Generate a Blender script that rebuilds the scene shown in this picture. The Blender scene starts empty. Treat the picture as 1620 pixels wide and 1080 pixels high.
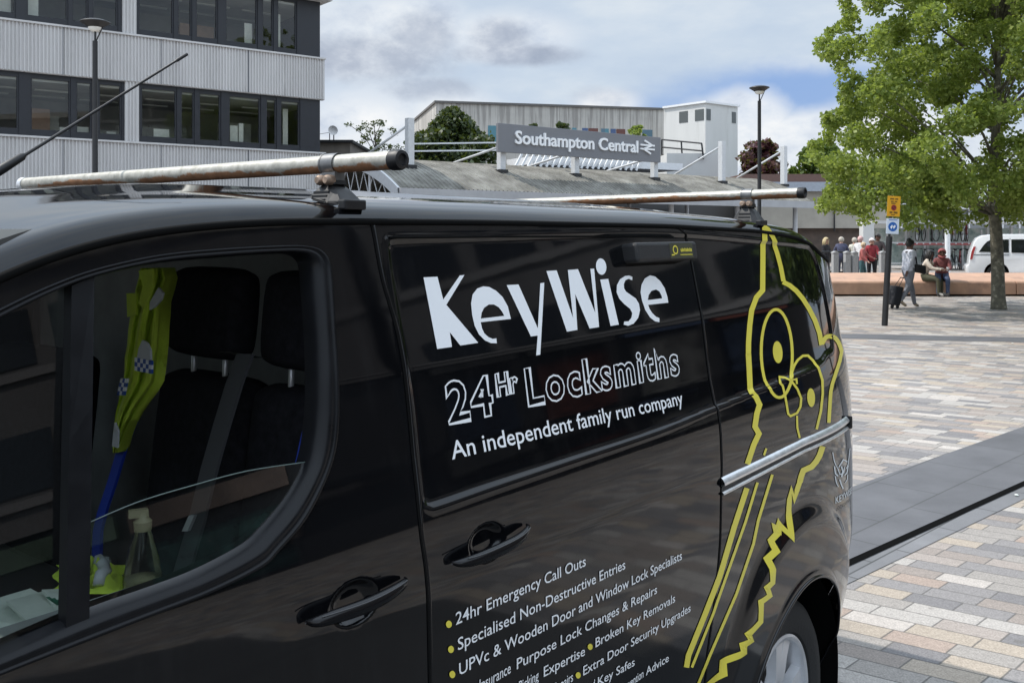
import bpy, bmesh, math, random
import numpy as np
from mathutils import Vector, Matrix
random.seed(7); np.random.seed(7)
scene = bpy.context.scene
COL = scene.collection
R = math.radians

# ------------------------------------------------------------------ camera, sky, sun, exposure
F = 1500.0; CX = 810.0; HY = 366.0; H = 1.84           # focal in photo pixels, principal x, horizon row, eye height
cam_d = bpy.data.cameras.new('camera'); cam = bpy.data.objects.new('camera', cam_d); COL.objects.link(cam)
cam.location = (0, 0, H); cam.rotation_euler = (R(90), 0, 0)
cam_d.sensor_width = 36; cam_d.lens = 36*F/1620; cam_d.shift_y = -(540-HY)/1620
cam_d.clip_start = 0.05; cam_d.clip_end = 3000
scene.camera = cam
scene.view_settings.view_transform = 'Standard'; scene.view_settings.look = 'None'
scene.view_settings.exposure = 0.12; scene.view_settings.gamma = 1
SUN_DIR = Vector((-0.62, 0.12, 0.92)).normalized()       # towards the sun
sun_d = bpy.data.lights.new('sun', 'SUN'); sun_d.energy = 3.8; sun_d.angle = R(0.6); sun_d.color = (1, .95, .88)
sun = bpy.data.objects.new('sun', sun_d); COL.objects.link(sun)
sun.rotation_euler = (-SUN_DIR).to_track_quat('-Z', 'Y').to_euler()

world = bpy.data.worlds.new("World"); scene.world = world; world.use_nodes = True
def nodes_of(idb):
    nt = idb.node_tree; nt.nodes.clear(); return nt
class NT:
    def __init__(s, nt): s.nt = nt
    def n(s, typ, **kw):
        x = s.nt.nodes.new(typ)
        for k, v in kw.items():
            if k == 'ins':
                for a, b in v.items():
                    if hasattr(b, 'is_output') : s.nt.links.new(b, x.inputs[a])
                    else: x.inputs[a].default_value = b
            else: setattr(x, k, v)
        return x
    def math(s, op, a, b=0.0, c=None, clamp=False):
        i = {0: a, 1: b}
        if c is not None: i[2] = c
        return s.n('ShaderNodeMath', operation=op, use_clamp=clamp, ins=i).outputs[0]
    def vmath(s, op, a, b=(0, 0, 0)):
        x = s.n('ShaderNodeVectorMath', operation=op)
        for k, v in ((0, a), (1, b)):
            if hasattr(v, 'is_output'): s.nt.links.new(v, x.inputs[k])
            elif op == 'SCALE' and k == 1: x.inputs['Scale'].default_value = v
            else: x.inputs[k].default_value = v
        return x.outputs['Value'] if op in ('LENGTH', 'DOT_PRODUCT', 'DISTANCE') else x.outputs[0]
    def noise(s, vec, scale, detail=4, rough=.55, dist=0, out=0):
        x = s.n('ShaderNodeTexNoise', ins={'Scale': scale, 'Detail': detail, 'Roughness': rough, 'Distortion': dist})
        if vec is not None: s.nt.links.new(vec, x.inputs['Vector'])
        return x.outputs[out]
    def ramp(s, fac, stops, interp='LINEAR'):
        x = s.n('ShaderNodeValToRGB', ins={0: fac}); cr = x.color_ramp; cr.interpolation = interp
        while len(cr.elements) < len(stops): cr.elements.new(.5)
        for e, (p, c) in zip(cr.elements, stops):
            e.position = p; e.color = (*c, 1) if len(c) == 3 else c
        return x.outputs[0]
    def mapr(s, v, a, b, c=0., d=1., smooth=True):
        x = s.n('ShaderNodeMapRange', interpolation_type='SMOOTHSTEP' if smooth else 'LINEAR', ins={0: v, 1: a, 2: b, 3: c, 4: d})
        return x.outputs[0]
    def mix(s, fac, a, b, blend='MIX'):
        x = s.n('ShaderNodeMix', data_type='RGBA', blend_type=blend)
        for k, v in ((0, fac), (6, a), (7, b)):
            if hasattr(v, 'is_output'): s.nt.links.new(v, x.inputs[k])
            else: x.inputs[k].default_value = v if k == 0 else (*v[:3], 1)
        return x.outputs[2]
    def link(s, a, b): s.nt.links.new(a, b)

def build_sky():
    t = NT(nodes_of(world))
    sky = t.n('ShaderNodeTexSky', sky_type='NISHITA', sun_disc=False)
    sky.sun_elevation = math.asin(SUN_DIR.z); sky.sun_rotation = math.atan2(SUN_DIR.x, SUN_DIR.y)
    sky.air_density = 1.0; sky.dust_density = .6
    g = t.n('ShaderNodeTexCoord').outputs['Generated']
    st = t.vmath('MULTIPLY', g, (1, 1, 2.6))
    n1 = t.noise(st, 5.5, 7, .58)
    n2 = t.noise(t.vmath('MULTIPLY', g, (1, 1, 1.5)), 15, 7, .62)
    wob = t.math('MULTIPLY', t.math('SUBTRACT', n2, .5), .075)
    def blob(px, py, sx, sy, soft):
        d = Vector(((px-CX)/F, 1, (HY-py)/F)).normalized()
        q = t.vmath('SUBTRACT', g, tuple(d))
        q = t.vmath('MULTIPLY', q, (100/sx*15, 100/sx*15*.3, 100/sy*15))
        ln = t.math('ADD', t.vmath('LENGTH', q), t.math('MULTIPLY', wob, 13.))
        return t.mapr(ln, 1.0-soft, 1.0+soft, 1, 0)
    def vmax(*a):
        r = a[0]
        for b in a[1:]: r = t.math('MAXIMUM', r, b)
        return r
    # high pale sheet, a blue opening, bright cumulus low down, grey undersides
    sheet = t.ramp(n1, [(.30, (4.7, 5.7, 7.1)), (.5, (5.5, 6.4, 7.5)), (.72, (6.8, 7.4, 8.0))])
    blue = vmax(blob(1265, 142, 170, 36, .6), t.math('MULTIPLY', blob(1120, 170, 150, 26, .8), .7), t.math('MULTIPLY', blob(1500, 120, 150, 60, .8), .5), t.math('MULTIPLY', blob(560, 190, 90, 80, .8), .18))
    skyc = t.mix(.0, sky.outputs[0], sky.outputs[0])
    blu = t.mix(.8, skyc, (1.9, 3.5, 7.2))
    c = t.mix(t.math('MULTIPLY', blue, .82), sheet, blu)
    cum = vmax(blob(1290, 236, 165, 58, .2), blob(1175, 205, 75, 62, .25), blob(1120, 235, 60, 70, .25), blob(580, 225, 110, 75, .4),
               blob(720, 210, 90, 60, .4), t.math('MULTIPLY', blob(640, 40, 95, 45, .45), .75), t.math('MULTIPLY', blob(800, 55, 110, 34, .5), .75), t.math('MULTIPLY', blob(540, 60, 70, 50, .5), .7), blob(960, 165, 50, 22, .5), blob(1400, 230, 110, 70, .3))
    cumc = t.ramp(n2, [(.33, (5.5, 6.1, 7.2)), (.5, (7.6, 8., 8.5)), (.66, (9.3, 9.3, 9.2))])
    c = t.mix(t.math('MULTIPLY', cum, .85), c, cumc)
    dark = vmax(blob(585, 95, 115, 30, .5), t.math('MULTIPLY', blob(668, 66, 48, 40, .45), .8), blob(805, 88, 105, 15, .45), blob(790, 62, 40, 28, .5),
                t.math('MULTIPLY', blob(675, 140, 62, 18, .5), .8), t.math('MULTIPLY', blob(540, 105, 60, 26, .6), .8), t.math('MULTIPLY', blob(955, 152, 45, 13, .6), .5))
    darkc = t.ramp(n2, [(.32, (2.9, 3.4, 4.4)), (.5, (3.9, 4.4, 5.4)), (.68, (6.0, 6.5, 7.3))])
    c = t.mix(t.math('MULTIPLY', dark, .78), c, darkc)
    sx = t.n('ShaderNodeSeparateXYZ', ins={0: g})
    lift = t.math('ADD', t.mapr(sx.outputs[2], .27, .62, 0, 1.0), t.mapr(sx.outputs[1], .25, -.3, 0, .35))  # extra sky brightness overhead and behind the viewer, added as fill light
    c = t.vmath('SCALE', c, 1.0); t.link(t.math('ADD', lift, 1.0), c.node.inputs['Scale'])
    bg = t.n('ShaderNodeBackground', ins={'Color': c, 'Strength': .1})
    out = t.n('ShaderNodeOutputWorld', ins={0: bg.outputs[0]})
build_sky()

# ------------------------------------------------------------------ helpers
def ray(px, py): return Vector(((px-CX)/F, 1, (HY-py)/F))
def gp(px, py, z=0.):                                    # photo pixel -> point on the level z
    Y = (H-z)*F/(py-HY); return Vector(((px-CX)/F*Y, Y, z))
def at(px, py, Y): return Vector(((px-CX)/F*Y, Y, H+(HY-py)/F*Y))
ORG = {}
def org(o): return ORG.get(o.name, Vector((0, 0, 0)))
def tag(o, label=None, cat=None, group=None, kind=None):
    if label: o['label'] = label
    if cat: o['category'] = cat
    if group: o['group'] = group
    if kind: o['kind'] = kind
    return o
def thing(name, label, cat, loc=(0, 0, 0), group=None):
    o = bpy.data.objects.new(name, None); COL.objects.link(o); o.location = loc; o.empty_display_size = .2
    ORG[o.name] = Vector(loc); return tag(o, label, cat, group)
def copy_tree(o, parent=None):
    c = o.copy(); COL.objects.link(c); c.parent = parent
    for ch in list(o.children): copy_tree(ch, c)
    return c
class MB:
    def __init__(s): s.v = []; s.f = []; s.m = []
    def add(s, vs, fs, m=0):
        b = len(s.v); s.v += [tuple(p) for p in vs]
        for f in fs: s.f.append(tuple(i+b for i in f)); s.m.append(m)
    def obox(s, c, ax, ay, az, m=0):                     # centre + three half axes
        c, ax, ay, az = map(Vector, (c, ax, ay, az))
        vs = [c+ax*i+ay*j+az*k for k in (-1, 1) for j in (-1, 1) for i in (-1, 1)]
        s.add(vs, [(0, 2, 3, 1), (4, 5, 7, 6), (0, 1, 5, 4), (2, 6, 7, 3), (0, 4, 6, 2), (1, 3, 7, 5)], m)
    def box(s, x0, x1, y0, y1, z0, z1, m=0):
        s.obox(((x0+x1)/2, (y0+y1)/2, (z0+z1)/2), ((x1-x0)/2, 0, 0), (0, (y1-y0)/2, 0), (0, 0, (z1-z0)/2), m)
    def bar(s, a, b, w, h, up=(0, 0, 1), m=0):
        a, b = Vector(a), Vector(b); d = (b-a).normalized(); up = Vector(up)
        if abs(d.dot(up)) > .98: up = Vector((0, 1, 0))
        x = d.cross(up).normalized(); y = x.cross(d)
        s.obox((a+b)/2, (b-a)/2, x*w/2, y*h/2, m)
    def tube(s, pts, r, n=8, m=0, cap=True, closed=False, flat=None):
        pts = [Vector(p) for p in pts]; k = len(pts)
        rr = r if hasattr(r, '__len__') else [r]*k
        rings = []; prev = None
        for i, p in enumerate(pts):
            a = pts[(i-1) % k] if (i > 0 or closed) else p; b = pts[(i+1) % k] if (i < k-1 or closed) else p
            d = (b-a).normalized()
            if prev is None:
                x = d.orthogonal().normalized()
            else:
                x = prev-d*prev.dot(d)
                x = x.normalized() if x.length > 1e-6 else d.orthogonal().normalized()
            prev = x; y = d.cross(x)
            rings.append([p+(x*math.cos(2*math.pi*j/n)+y*math.sin(2*math.pi*j/n))*rr[i] for j in range(n)])
        vs = [q for ring in rings for q in ring]; fs = []
        for i in range(k if closed else k-1):
            i2 = (i+1) % k
            for j in range(n): fs.append((i*n+j, i*n+(j+1) % n, i2*n+(j+1) % n, i2*n+j))
        if cap and not closed: fs += [tuple(range(n-1, -1, -1)), tuple((k-1)*n+j for j in range(n))]
        s.add(vs, fs, m)
    def lathe(s, prof, c=(0, 0, 0), ax=(0, 0, 1), n=24, m=0):  # prof: (radius, along)
        c = Vector(c); ax = Vector(ax).normalized(); x = ax.orthogonal().normalized(); y = ax.cross(x)
        vs = [c+ax*h+(x*math.cos(2*math.pi*j/n)+y*math.sin(2*math.pi*j/n))*max(r, 1e-4) for r, h in prof for j in range(n)]
        fs = [(i*n+j, i*n+(j+1) % n, (i+1)*n+(j+1) % n, (i+1)*n+j) for i in range(len(prof)-1) for j in range(n)]
        s.add(vs, fs, m)
    def prism(s, poly, o, ax, ay, az, m=0):               # polygon (a,b) in o+a*ax+b*ay, thickened by az
        o, ax, ay, az = map(Vector, (o, ax, ay, az)); n = len(poly)
        A = [o+ax*a+ay*b for a, b in poly]; B = [p+az for p in A]
        s.add(A+B, [tuple(range(n-1, -1, -1)), tuple(range(n, 2*n))]+[(i, (i+1) % n, n+(i+1) % n, n+i) for i in range(n)], m)
    def ico(s, c, rad, sub=2, m=0):
        bm = bmesh.new(); bmesh.ops.create_icosphere(bm, subdivisions=sub, radius=1)
        c = Vector(c); rad = rad if hasattr(rad, '__len__') else (rad,)*3
        s.add([(c.x+v.co.x*rad[0], c.y+v.co.y*rad[1], c.z+v.co.z*rad[2]) for v in bm.verts], [tuple(v.index for v in f.verts) for f in bm.faces], m); bm.free()
    def build(s, name, mats, parent=None, smooth=False, bevel=0, fix=True, angle=None):
        me = bpy.data.meshes.new(name); off = org(parent) if parent else Vector((0, 0, 0))
        me.from_pydata([(p[0]-off.x, p[1]-off.y, p[2]-off.z) for p in s.v], [], s.f)
        mats = mats if isinstance(mats, (list, tuple)) else [mats]
        for m in mats: me.materials.append(m)
        if len(mats) > 1: me.polygons.foreach_set('material_index', s.m)
        if fix or bevel:
            bm = bmesh.new(); bm.from_mesh(me)
            if bevel:
                bmesh.ops.remove_doubles(bm, verts=bm.verts, dist=1e-6)
                ed = [e for e in bm.edges if len(e.link_faces) == 2 and e.calc_face_angle(0) > .6]
                bmesh.ops.bevel(bm, geom=ed, offset=bevel, segments=3 if bevel > .01 else 2, profile=.5, affect='EDGES', clamp_overlap=True)
            bmesh.ops.recalc_face_normals(bm, faces=bm.faces); bm.to_mesh(me); bm.free()
        if smooth: me.polygons.foreach_set('use_smooth', [True]*len(me.polygons))
        if smooth and angle: me.set_sharp_from_angle(angle=R(angle))
        o = bpy.data.objects.new(name, me); COL.objects.link(o)
        if parent: o.parent = parent; ORG[o.name] = off
        return o
def bumped(bm_fn): pass
# ------------------------------------------------------------------ materials
def pbr(name, col, rough=.6, metal=0., var=0., vscale=8., bump=0., bscale=40., spec=.5, coat=0., stretch=(1, 1, 1), dirt=None, alpha=None, trans=0.):
    m = bpy.data.materials.new(name); m.use_nodes = True; t = NT(nodes_of(m))
    b = t.n('ShaderNodeBsdfPrincipled', ins={'Roughness': rough, 'Metallic': metal, 'Specular IOR Level': spec, 'Coat Weight': coat, 'Coat Roughness': .02})
    tc = t.n('ShaderNodeTexCoord').outputs['Object']
    tcs = t.vmath('MULTIPLY', tc, stretch)
    c = None
    if var:
        n = t.noise(tcs, vscale, 6, .6)
        lo = tuple(x*(1-var) for x in col); hi = tuple(min(1, x*(1+var)) for x in col)
        c = t.ramp(n, [(.3, lo), (.7, hi)])
        if dirt:
            c = t.mix(t.mapr(t.noise(tcs, dirt[1], 5, .65), dirt[2], dirt[2]+.15), c, dirt[0])
        t.link(c, b.inputs['Base Color'])
        t.link(t.mapr(n, .3, .7, max(0.02, rough*.85), min(1, rough*1.15)), b.inputs['Roughness'])
    else: b.inputs['Base Color'].default_value = (*col, 1)
    if bump:
        bn = t.n('ShaderNodeBump', ins={'Strength': bump, 'Distance': .01, 'Height': t.noise(tcs, bscale, 5, .6)})
        t.link(bn.outputs[0], b.inputs['Normal'])
    t.n('ShaderNodeOutputMaterial', ins={0: b.outputs[0]})
    return m
def glass(name, tint=(.7, .75, .75), ior=1.5, boost=1.0, rough=0.0):
    m = bpy.data.materials.new(name); m.use_nodes = True; t = NT(nodes_of(m))
    fr = t.n('ShaderNodeFresnel', ins={'IOR': ior}).outputs[0]
    fr = t.math('MULTIPLY', fr, boost, clamp=True)
    tr = t.n('ShaderNodeBsdfTransparent', ins={'Color': (*tint, 1)}); gl = t.n('ShaderNodeBsdfGlossy', ins={'Roughness': rough, 'Color': (1, 1, 1, 1)})
    mx = t.n('ShaderNodeMixShader', ins={0: fr, 1: tr.outputs[0], 2: gl.outputs[0]})
    t.n('ShaderNodeOutputMaterial', ins={0: mx.outputs[0]}); return m
def leafmat(name, c1, c2, trans=.35):
    m = bpy.data.materials.new(name); m.use_nodes = True; t = NT(nodes_of(m))
    g = t.n('ShaderNodeNewGeometry')
    rnd = g.outputs['Random Per Island']
    c = t.ramp(rnd, [(0, c1), (1, c2)])
    d = t.n('ShaderNodeBsdfPrincipled', ins={'Base Color': c, 'Roughness': .5, 'Specular IOR Level': .35})
    tr = t.n('ShaderNodeBsdfTranslucent', ins={'Color': t.mix(.5, c, (.35, .45, .04), 'MIX')})
    mx = t.n('ShaderNodeMixShader', ins={0: trans, 1: d.outputs[0], 2: tr.outputs[0]})
    t.n('ShaderNodeOutputMaterial', ins={0: mx.outputs[0]}); return m
M = {}
def paint_mat():
    m = bpy.data.materials.new('black_paint'); m.use_nodes = True; t = NT(nodes_of(m)); P = t.n('ShaderNodeTexCoord').outputs['Object']
    z = t.n('ShaderNodeSeparateXYZ', ins={0: P}).outputs[2]; n = t.noise(P, 3.5, 6, .65); f = t.noise(P, 70, 3, .7); st = t.noise(t.vmath('MULTIPLY', P, (1, 1, .12)), 22, 4, .6)
    grime = t.math('MULTIPLY', t.mapr(z, 1.25, .35), t.mapr(n, .25, .75, .45, 1.0))            # road film thickens towards the sills
    film = t.math('ADD', t.math('MULTIPLY', grime, .17), t.math('MULTIPLY', t.mapr(st, .5, .75), .05))
    spots = t.mapr(f, .66, .74, 0, .10)
    c = t.mix(t.math('ADD', film, spots, clamp=True), (.0030, .0032, .0040), (.056, .055, .056))
    r = t.math('ADD', t.math('MULTIPLY', grime, .10), t.mapr(n, .3, .7, .03, .055))
    bn = t.n('ShaderNodeBump', ins={'Strength': .010, 'Distance': .01, 'Height': t.noise(P, 11, 2, .5)})
    b = t.n('ShaderNodeBsdfPrincipled', ins={'Base Color': c, 'Roughness': r, 'Specular IOR Level': .44, 'Normal': bn.outputs[0]})
    t.n('ShaderNodeOutputMaterial', ins={0: b.outputs[0]}); return m
M['paint'] = paint_mat()
M['gap'] = pbr('panel_gap', (.004, .004, .004), .9, spec=.1)
M['rubber'] = pbr('rubber_trim', (.006, .0065, .008), .32, var=.2, vscale=20, spec=.22)
M['plastic'] = pbr('black_plastic', (.006, .006, .007), .5, var=.2, vscale=30)
M['plastic_rough'] = pbr('grained_black_plastic', (.016, .016, .017), .6, bump=.2, bscale=300)
M['cabin'] = pbr('cabin_lining', (.30, .31, .31), .8, var=.2)
M['headliner'] = pbr('headliner', (.42, .41, .38), .9)
M['seat'] = pbr('seat_fabric', (.020, .020, .024), .95, var=.35, vscale=60, spec=.08, bump=.2, bscale=200)
M['belt'] = pbr('belt_webbing', (.06, .062, .068), .7)
M['blue'] = pbr('blue_piping', (.01, .04, .35), .6)
M['chrome'] = pbr('brushed_aluminium', (.88, .89, .90), .34, .85, var=.08, vscale=30)
M['white_vinyl'] = pbr('white_vinyl', (.86, .87, .88), .45)
M['yellow_vinyl'] = pbr('yellow_vinyl', (.72, .62, .07), .4, var=.05, vscale=4)
M['grey_vinyl'] = pbr('grey_vinyl', (.66, .70, .72), .5)
M['tyre'] = pbr('tyre', (.018, .018, .018), .85, bump=.3, bscale=90)
M['alloy'] = pbr('alloy', (.72, .73, .75), .38, .55, var=.1)
M['hivis'] = pbr('hivis_fabric', (.56, .72, .07), .8, var=.15, vscale=14, bump=.4, bscale=25)
M['silver_tape'] = pbr('reflective_tape', (.5, .52, .54), .4)
M['paper'] = pbr('paper', (.62, .66, .6), .8, var=.1, vscale=20)
M['clear'] = glass('clear_plastic', (.86, .9, .9), 1.4, 1.3, .05)
M['liquid'] = pbr('pale_liquid', (.5, .45, .25), .3)
M['glass_van'] = glass('window_glass', (.62, .68, .66), 1.5, 1.5)
M['dark_metal'] = pbr('dark_metal', (.02, .021, .023), .45, .2, var=.2)
M['black_post'] = pbr('black_post_paint', (.012, .012, .013), .5, var=.3, vscale=5)
M['granite'] = pbr('granite', (.33, .33, .33), .75, var=.35, vscale=60)
M['terracotta'] = pbr('terracotta_concrete', (.46, .285, .20), .85, var=.16, vscale=3, bump=.4, bscale=30, dirt=((.34, .215, .16), 1.3, .56))
M['conc_old'] = pbr('weathered_concrete', (.48, .46, .42), .9, var=.12, vscale=1.2, bump=.3, bscale=8, stretch=(1, 1, .12), dirt=((.2, .19, .17), 1.6, .56))
M['white_render'] = pbr('white_render', (.57, .57, .555), .85, var=.06, vscale=1.0, stretch=(1, 1, .15), dirt=((.5, .5, .48), 1.4, .55))
M['white_frame'] = pbr('white_metal', (.72, .73, .74), .5, var=.06)
M['cladding'] = pbr('ribbed_cladding', (.54, .53, .525), .5, .0, var=.10, vscale=1.3, stretch=(1, 1, .15), dirt=((.43, .42, .415), 1.6, .58))
M['frame_dark'] = pbr('dark_window_frame', (.016, .018, .024), .45, var=.15)
M['glass_bld'] = glass('facade_glass', (.80, .84, .83), 1.5, 1.15)
M['interior'] = pbr('office_interior', (.42, .41, .38), .9, var=.3, vscale=.5)
M['blind'] = pbr('office_blind', (.62, .6, .54), .9, var=.1)
M['roof_sheet'] = None
M['sign_grey'] = pbr('sign_grey', (.17, .175, .19), .55, var=.05, vscale=2)
M['sign_white'] = pbr('sign_white', (.82, .83, .84), .5)
M['lamp_white'] = pbr('lamp_reflector', (.8, .8, .76), .4)
M['bark'] = pbr('plane_bark', (.13, .12, .09), .9, var=.5, vscale=9, bump=.9, bscale=16, dirt=((.34, .32, .25), 6, .53))
M['bark_dark'] = pbr('dark_bark', (.07, .06, .05), .9, var=.3)
M['leaf'] = leafmat('plane_leaf', (.115, .17, .034), (.32, .38, .10), .48)
M['leaf2'] = leafmat('green_leaf', (.045, .085, .02), (.10, .15, .03), .3)
M['leaf_dark'] = leafmat('dark_leaf', (.02, .035, .014), (.05, .07, .025), .15)
M['leaf_purple'] = leafmat('purple_leaf', (.045, .015, .022), (.10, .03, .04), .2)
M['skin_d'] = pbr('dark_skin', (.12, .06, .04), .55); M['skin_l'] = pbr('light_skin', (.5, .3, .22), .55)
def cloth(n, c): return pbr(n, c, .85, var=.32, vscale=9, bump=1.0, bscale=14)

def stained_concrete():
    m = bpy.data.materials.new('streaked_concrete'); m.use_nodes = True; t = NT(nodes_of(m))
    P = t.n('ShaderNodeTexCoord').outputs['Object']
    st = t.noise(t.vmath('MULTIPLY', P, (1, 1, .03)), 3.2, 7, .75); n = t.noise(P, .5, 5, .6)
    z = t.n('ShaderNodeSeparateXYZ', ins={0: P}).outputs[2]
    c = t.ramp(n, [(.3, (.40, .385, .355)), (.7, (.50, .48, .445))])
    top = t.mapr(z, 7.5, 11.6, -.04, .13, False)                 # runs of soot start at the parapet and thin out downwards
    f = t.mapr(t.math('ADD', st, top), .56, .70)
    c = t.mix(t.math('MULTIPLY', f, .62), c, (.17, .16, .15))
    wv = t.n('ShaderNodeTexWave', ins={'Vector': P, 'Scale': .42, 'Distortion': 0.}, bands_direction='X').outputs[1]
    c = t.mix(t.mapr(wv, .95, 1., 0, .25), c, (.2, .19, .17))
    b = t.n('ShaderNodeBsdfPrincipled', ins={'Base Color': c, 'Roughness': .9}); t.n('ShaderNodeOutputMaterial', ins={0: b.outputs[0]}); return m
M['conc'] = stained_concrete()
# ------------------------------------------------------------------ the square
def paving_material():
    m = bpy.data.materials.new('granite_setts'); m.use_nodes = True; t = NT(nodes_of(m))
    P = t.n('ShaderNodeTexCoord').outputs['Object']
    # oblique coordinates: a along the long joints, b across the courses
    a1, b1 = R(-56), R(46)
    A = Vector((math.sin(a1), math.cos(a1))); B = Vector((math.sin(b1), math.cos(b1)))
    det = A.x*B.y-A.y*B.x
    warp = t.noise(P, .35, 2, .5, out=1)
    a = t.vmath('DOT_PRODUCT', P, (B.y/det, -B.x/det, 0)); b = t.vmath('DOT_PRODUCT', P, (-A.y/det, A.x/det, 0))
    hrow = .135
    bb = t.math('DIVIDE', b, hrow); row = t.math('FLOOR', bb); fb = t.math('SUBTRACT', bb, row)
    wn = t.n('ShaderNodeTexWhiteNoise', noise_dimensions='1D', ins={'W': row})
    ln = t.math('MULTIPLY_ADD', wn.outputs[0], .12, .22)
    aa = t.math('ADD', t.math('DIVIDE', a, ln), t.math('MULTIPLY', wn.outputs[0], 37.3)); col = t.math('FLOOR', aa); fa = t.math('SUBTRACT', aa, col)
    cv = t.n('ShaderNodeCombineXYZ', ins={0: row, 1: col}).outputs[0]
    w2 = t.n('ShaderNodeTexWhiteNoise', noise_dimensions='2D', ins={'Vector': cv})
    r = w2.outputs[0]
    colr = t.ramp(r, [(0, (.180, .182, .195)), (.12, (.225, .225, .235)), (.25, (.285, .278, .272)), (.40, (.262, .240, .228)), (.54, (.365, .36, .355)),
                      (.67, (.345, .312, .272)), (.79, (.31, .287, .275)), (.90, (.318, .268, .240)), (.955, (.415, .40, .39))], 'CONSTANT')
    colr = t.mix(1., colr, (.98, .925, .865), 'MULTIPLY')
    fine = t.noise(P, 110, 3, .75); mid = t.noise(P, 30, 3, .6); big = t.noise(P, .28, 4, .6)
    colr = t.mix(.5, colr, t.ramp(fine, [(.3, (.15, .15, .15)), (.7, (.85, .85, .85))]), 'OVERLAY')
    colr = t.mix(.35, colr, t.ramp(mid, [(.3, (.35, .35, .35)), (.7, (.65, .65, .65))]), 'OVERLAY')
    colr = t.mix(.55, colr, t.ramp(big, [(.3, (.38, .375, .37)), (.7, (.62, .62, .62))]), 'OVERLAY')
    # dirt spots
    sp = t.mapr(t.noise(P, 9, 2, .5), .70, .74)
    colr = t.mix(t.math('MULTIPLY', sp, .45), colr, (.12, .11, .1))
    stn = t.mapr(t.noise(P, 1.1, 6, .7, 1.), .56, .70)
    colr = t.mix(t.math('MULTIPLY', stn, .30), colr, (.16, .15, .14))
    gum = t.n('ShaderNodeTexVoronoi', ins={'Vector': P, 'Scale': 2.3}).outputs['Distance']
    colr = t.mix(t.mapr(gum, .045, .03, 0, .5), colr, (.10, .098, .095))
    ja = t.math('MULTIPLY', t.math('MINIMUM', fa, t.math('SUBTRACT', 1., fa)), ln)
    jb = t.math('MULTIPLY', t.math('MINIMUM', fb, t.math('SUBTRACT', 1., fb)), hrow)
    e = t.math('MINIMUM', ja, jb)
    e = t.math('ADD', e, t.math('MULTIPLY', t.math('SUBTRACT', mid, .5), .003))
    j = t.mapr(e, .0025, .0055, 1, 0)
    colr = t.mix(t.math('MULTIPLY', j, .8), colr, (.10, .095, .088))
    hgt = t.math('ADD', t.mapr(e, .001, .008), t.math('MULTIPLY', fine, .25))
    bmp = t.n('ShaderNodeBump', ins={'Strength': .5, 'Distance': .004, 'Height': hgt})
    s = t.n('ShaderNodeBsdfPrincipled', ins={'Base Color': colr, 'Roughness': .75, 'Normal': bmp.outputs[0], 'Specular IOR Level': .35})
    t.n('ShaderNodeOutputMaterial', ins={0: s.outputs[0]}); return m
def slab_material(name, col, ax, lw, lh, var=.16):
    m = bpy.data.materials.new(name); m.use_nodes = True; t = NT(nodes_of(m))
    P = t.n('ShaderNodeTexCoord').outputs['Object']
    mp = t.n('ShaderNodeMapping', ins={'Vector': P, 'Rotation': (0, 0, ax)})
    br = t.n('ShaderNodeTexBrick', ins={'Vector': mp.outputs[0], 'Color1': (*[c*(1-var) for c in col], 1), 'Color2': (*[c*(1+var) for c in col], 1), 'Mortar': (.06, .06, .06, 1),
             'Scale': 1., 'Mortar Size': .006, 'Brick Width': lw, 'Row Height': lh, 'Bias': 0.})
    n = t.noise(P, 2.2, 6, .65); f = t.noise(P, 150, 2, .6)
    c = t.mix(.5, br.outputs[0], t.ramp(n, [(.3, (.33, .33, .33)), (.7, (.68, .68, .68))]), 'OVERLAY')
    c = t.mix(.3, c, t.ramp(f, [(.3, (.3, .3, .3)), (.7, (.7, .7, .7))]), 'OVERLAY')
    s = t.n('ShaderNodeBsdfPrincipled', ins={'Base Color': c, 'Roughness': .65})
    t.n('ShaderNodeOutputMaterial', ins={0: s.outputs[0]}); return m
mb = MB(); mb.add([(-900, -900, 0), (900, -900, 0), (900, 900, 0), (-900, 900, 0)], [(0, 1, 2, 3)])
tag(mb.build('plaza_paving', paving_material(), fix=False), kind='structure')
def strip(name, pa, pb, mat, z, th=48.4, ext=(25, 60)):     # straight band between two lines of one course, each through a photo pixel
    u = Vector((math.sin(R(th)), math.cos(R(th)), 0)); a, b = gp(*pa), gp(*pb)
    mb = MB(); mb.add([a-u*ext[0], a+u*ext[1], b+u*ext[1], b-u*ext[0]], [(0, 1, 2, 3)])
    o = mb.build(name, mat, fix=False); o.location.z = z; return tag(o, kind='structure')
ang = math.atan2(.7, .72)
slate = slab_material('slate_slabs', (.10, .10, .107), -R(44), .9, .45, .06)
slate2 = slab_material('grey_slabs', (.145, .145, .15), -R(44), .6, .3)
drain = pbr('drain_slot', (.003, .003, .003), .95, spec=.05)
strip('stone_band', (1480, 724), (1480, 829), slate, .004)
strip('stone_edging', (1480, 829), (1480, 857), slate2, .004)
strip('drain_channel', (1480, 824.8), (1480, 834.2), drain, .008)
strip('stone_line', (1480, 531), (1480, 538.5), slate, .004, 100.8, (40, 40))
def asphalt():
    m = bpy.data.materials.new('asphalt'); m.use_nodes = True; t = NT(nodes_of(m)); P = t.n('ShaderNodeTexCoord').outputs['Object']
    n = t.noise(P, 1.2, 5, .6); f = t.noise(P, 120, 3, .7)
    c = t.mix(.5, t.ramp(n, [(.3, (.045, .045, .046)), (.7, (.085, .084, .082))]), t.ramp(f, [(.3, (.03, .03, .03)), (.7, (.12, .12, .12))]))
    b = t.n('ShaderNodeBsdfPrincipled', ins={'Base Color': c, 'Roughness': .85}); t.n('ShaderNodeOutputMaterial', ins={0: b.outputs[0]}); return m
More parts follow.
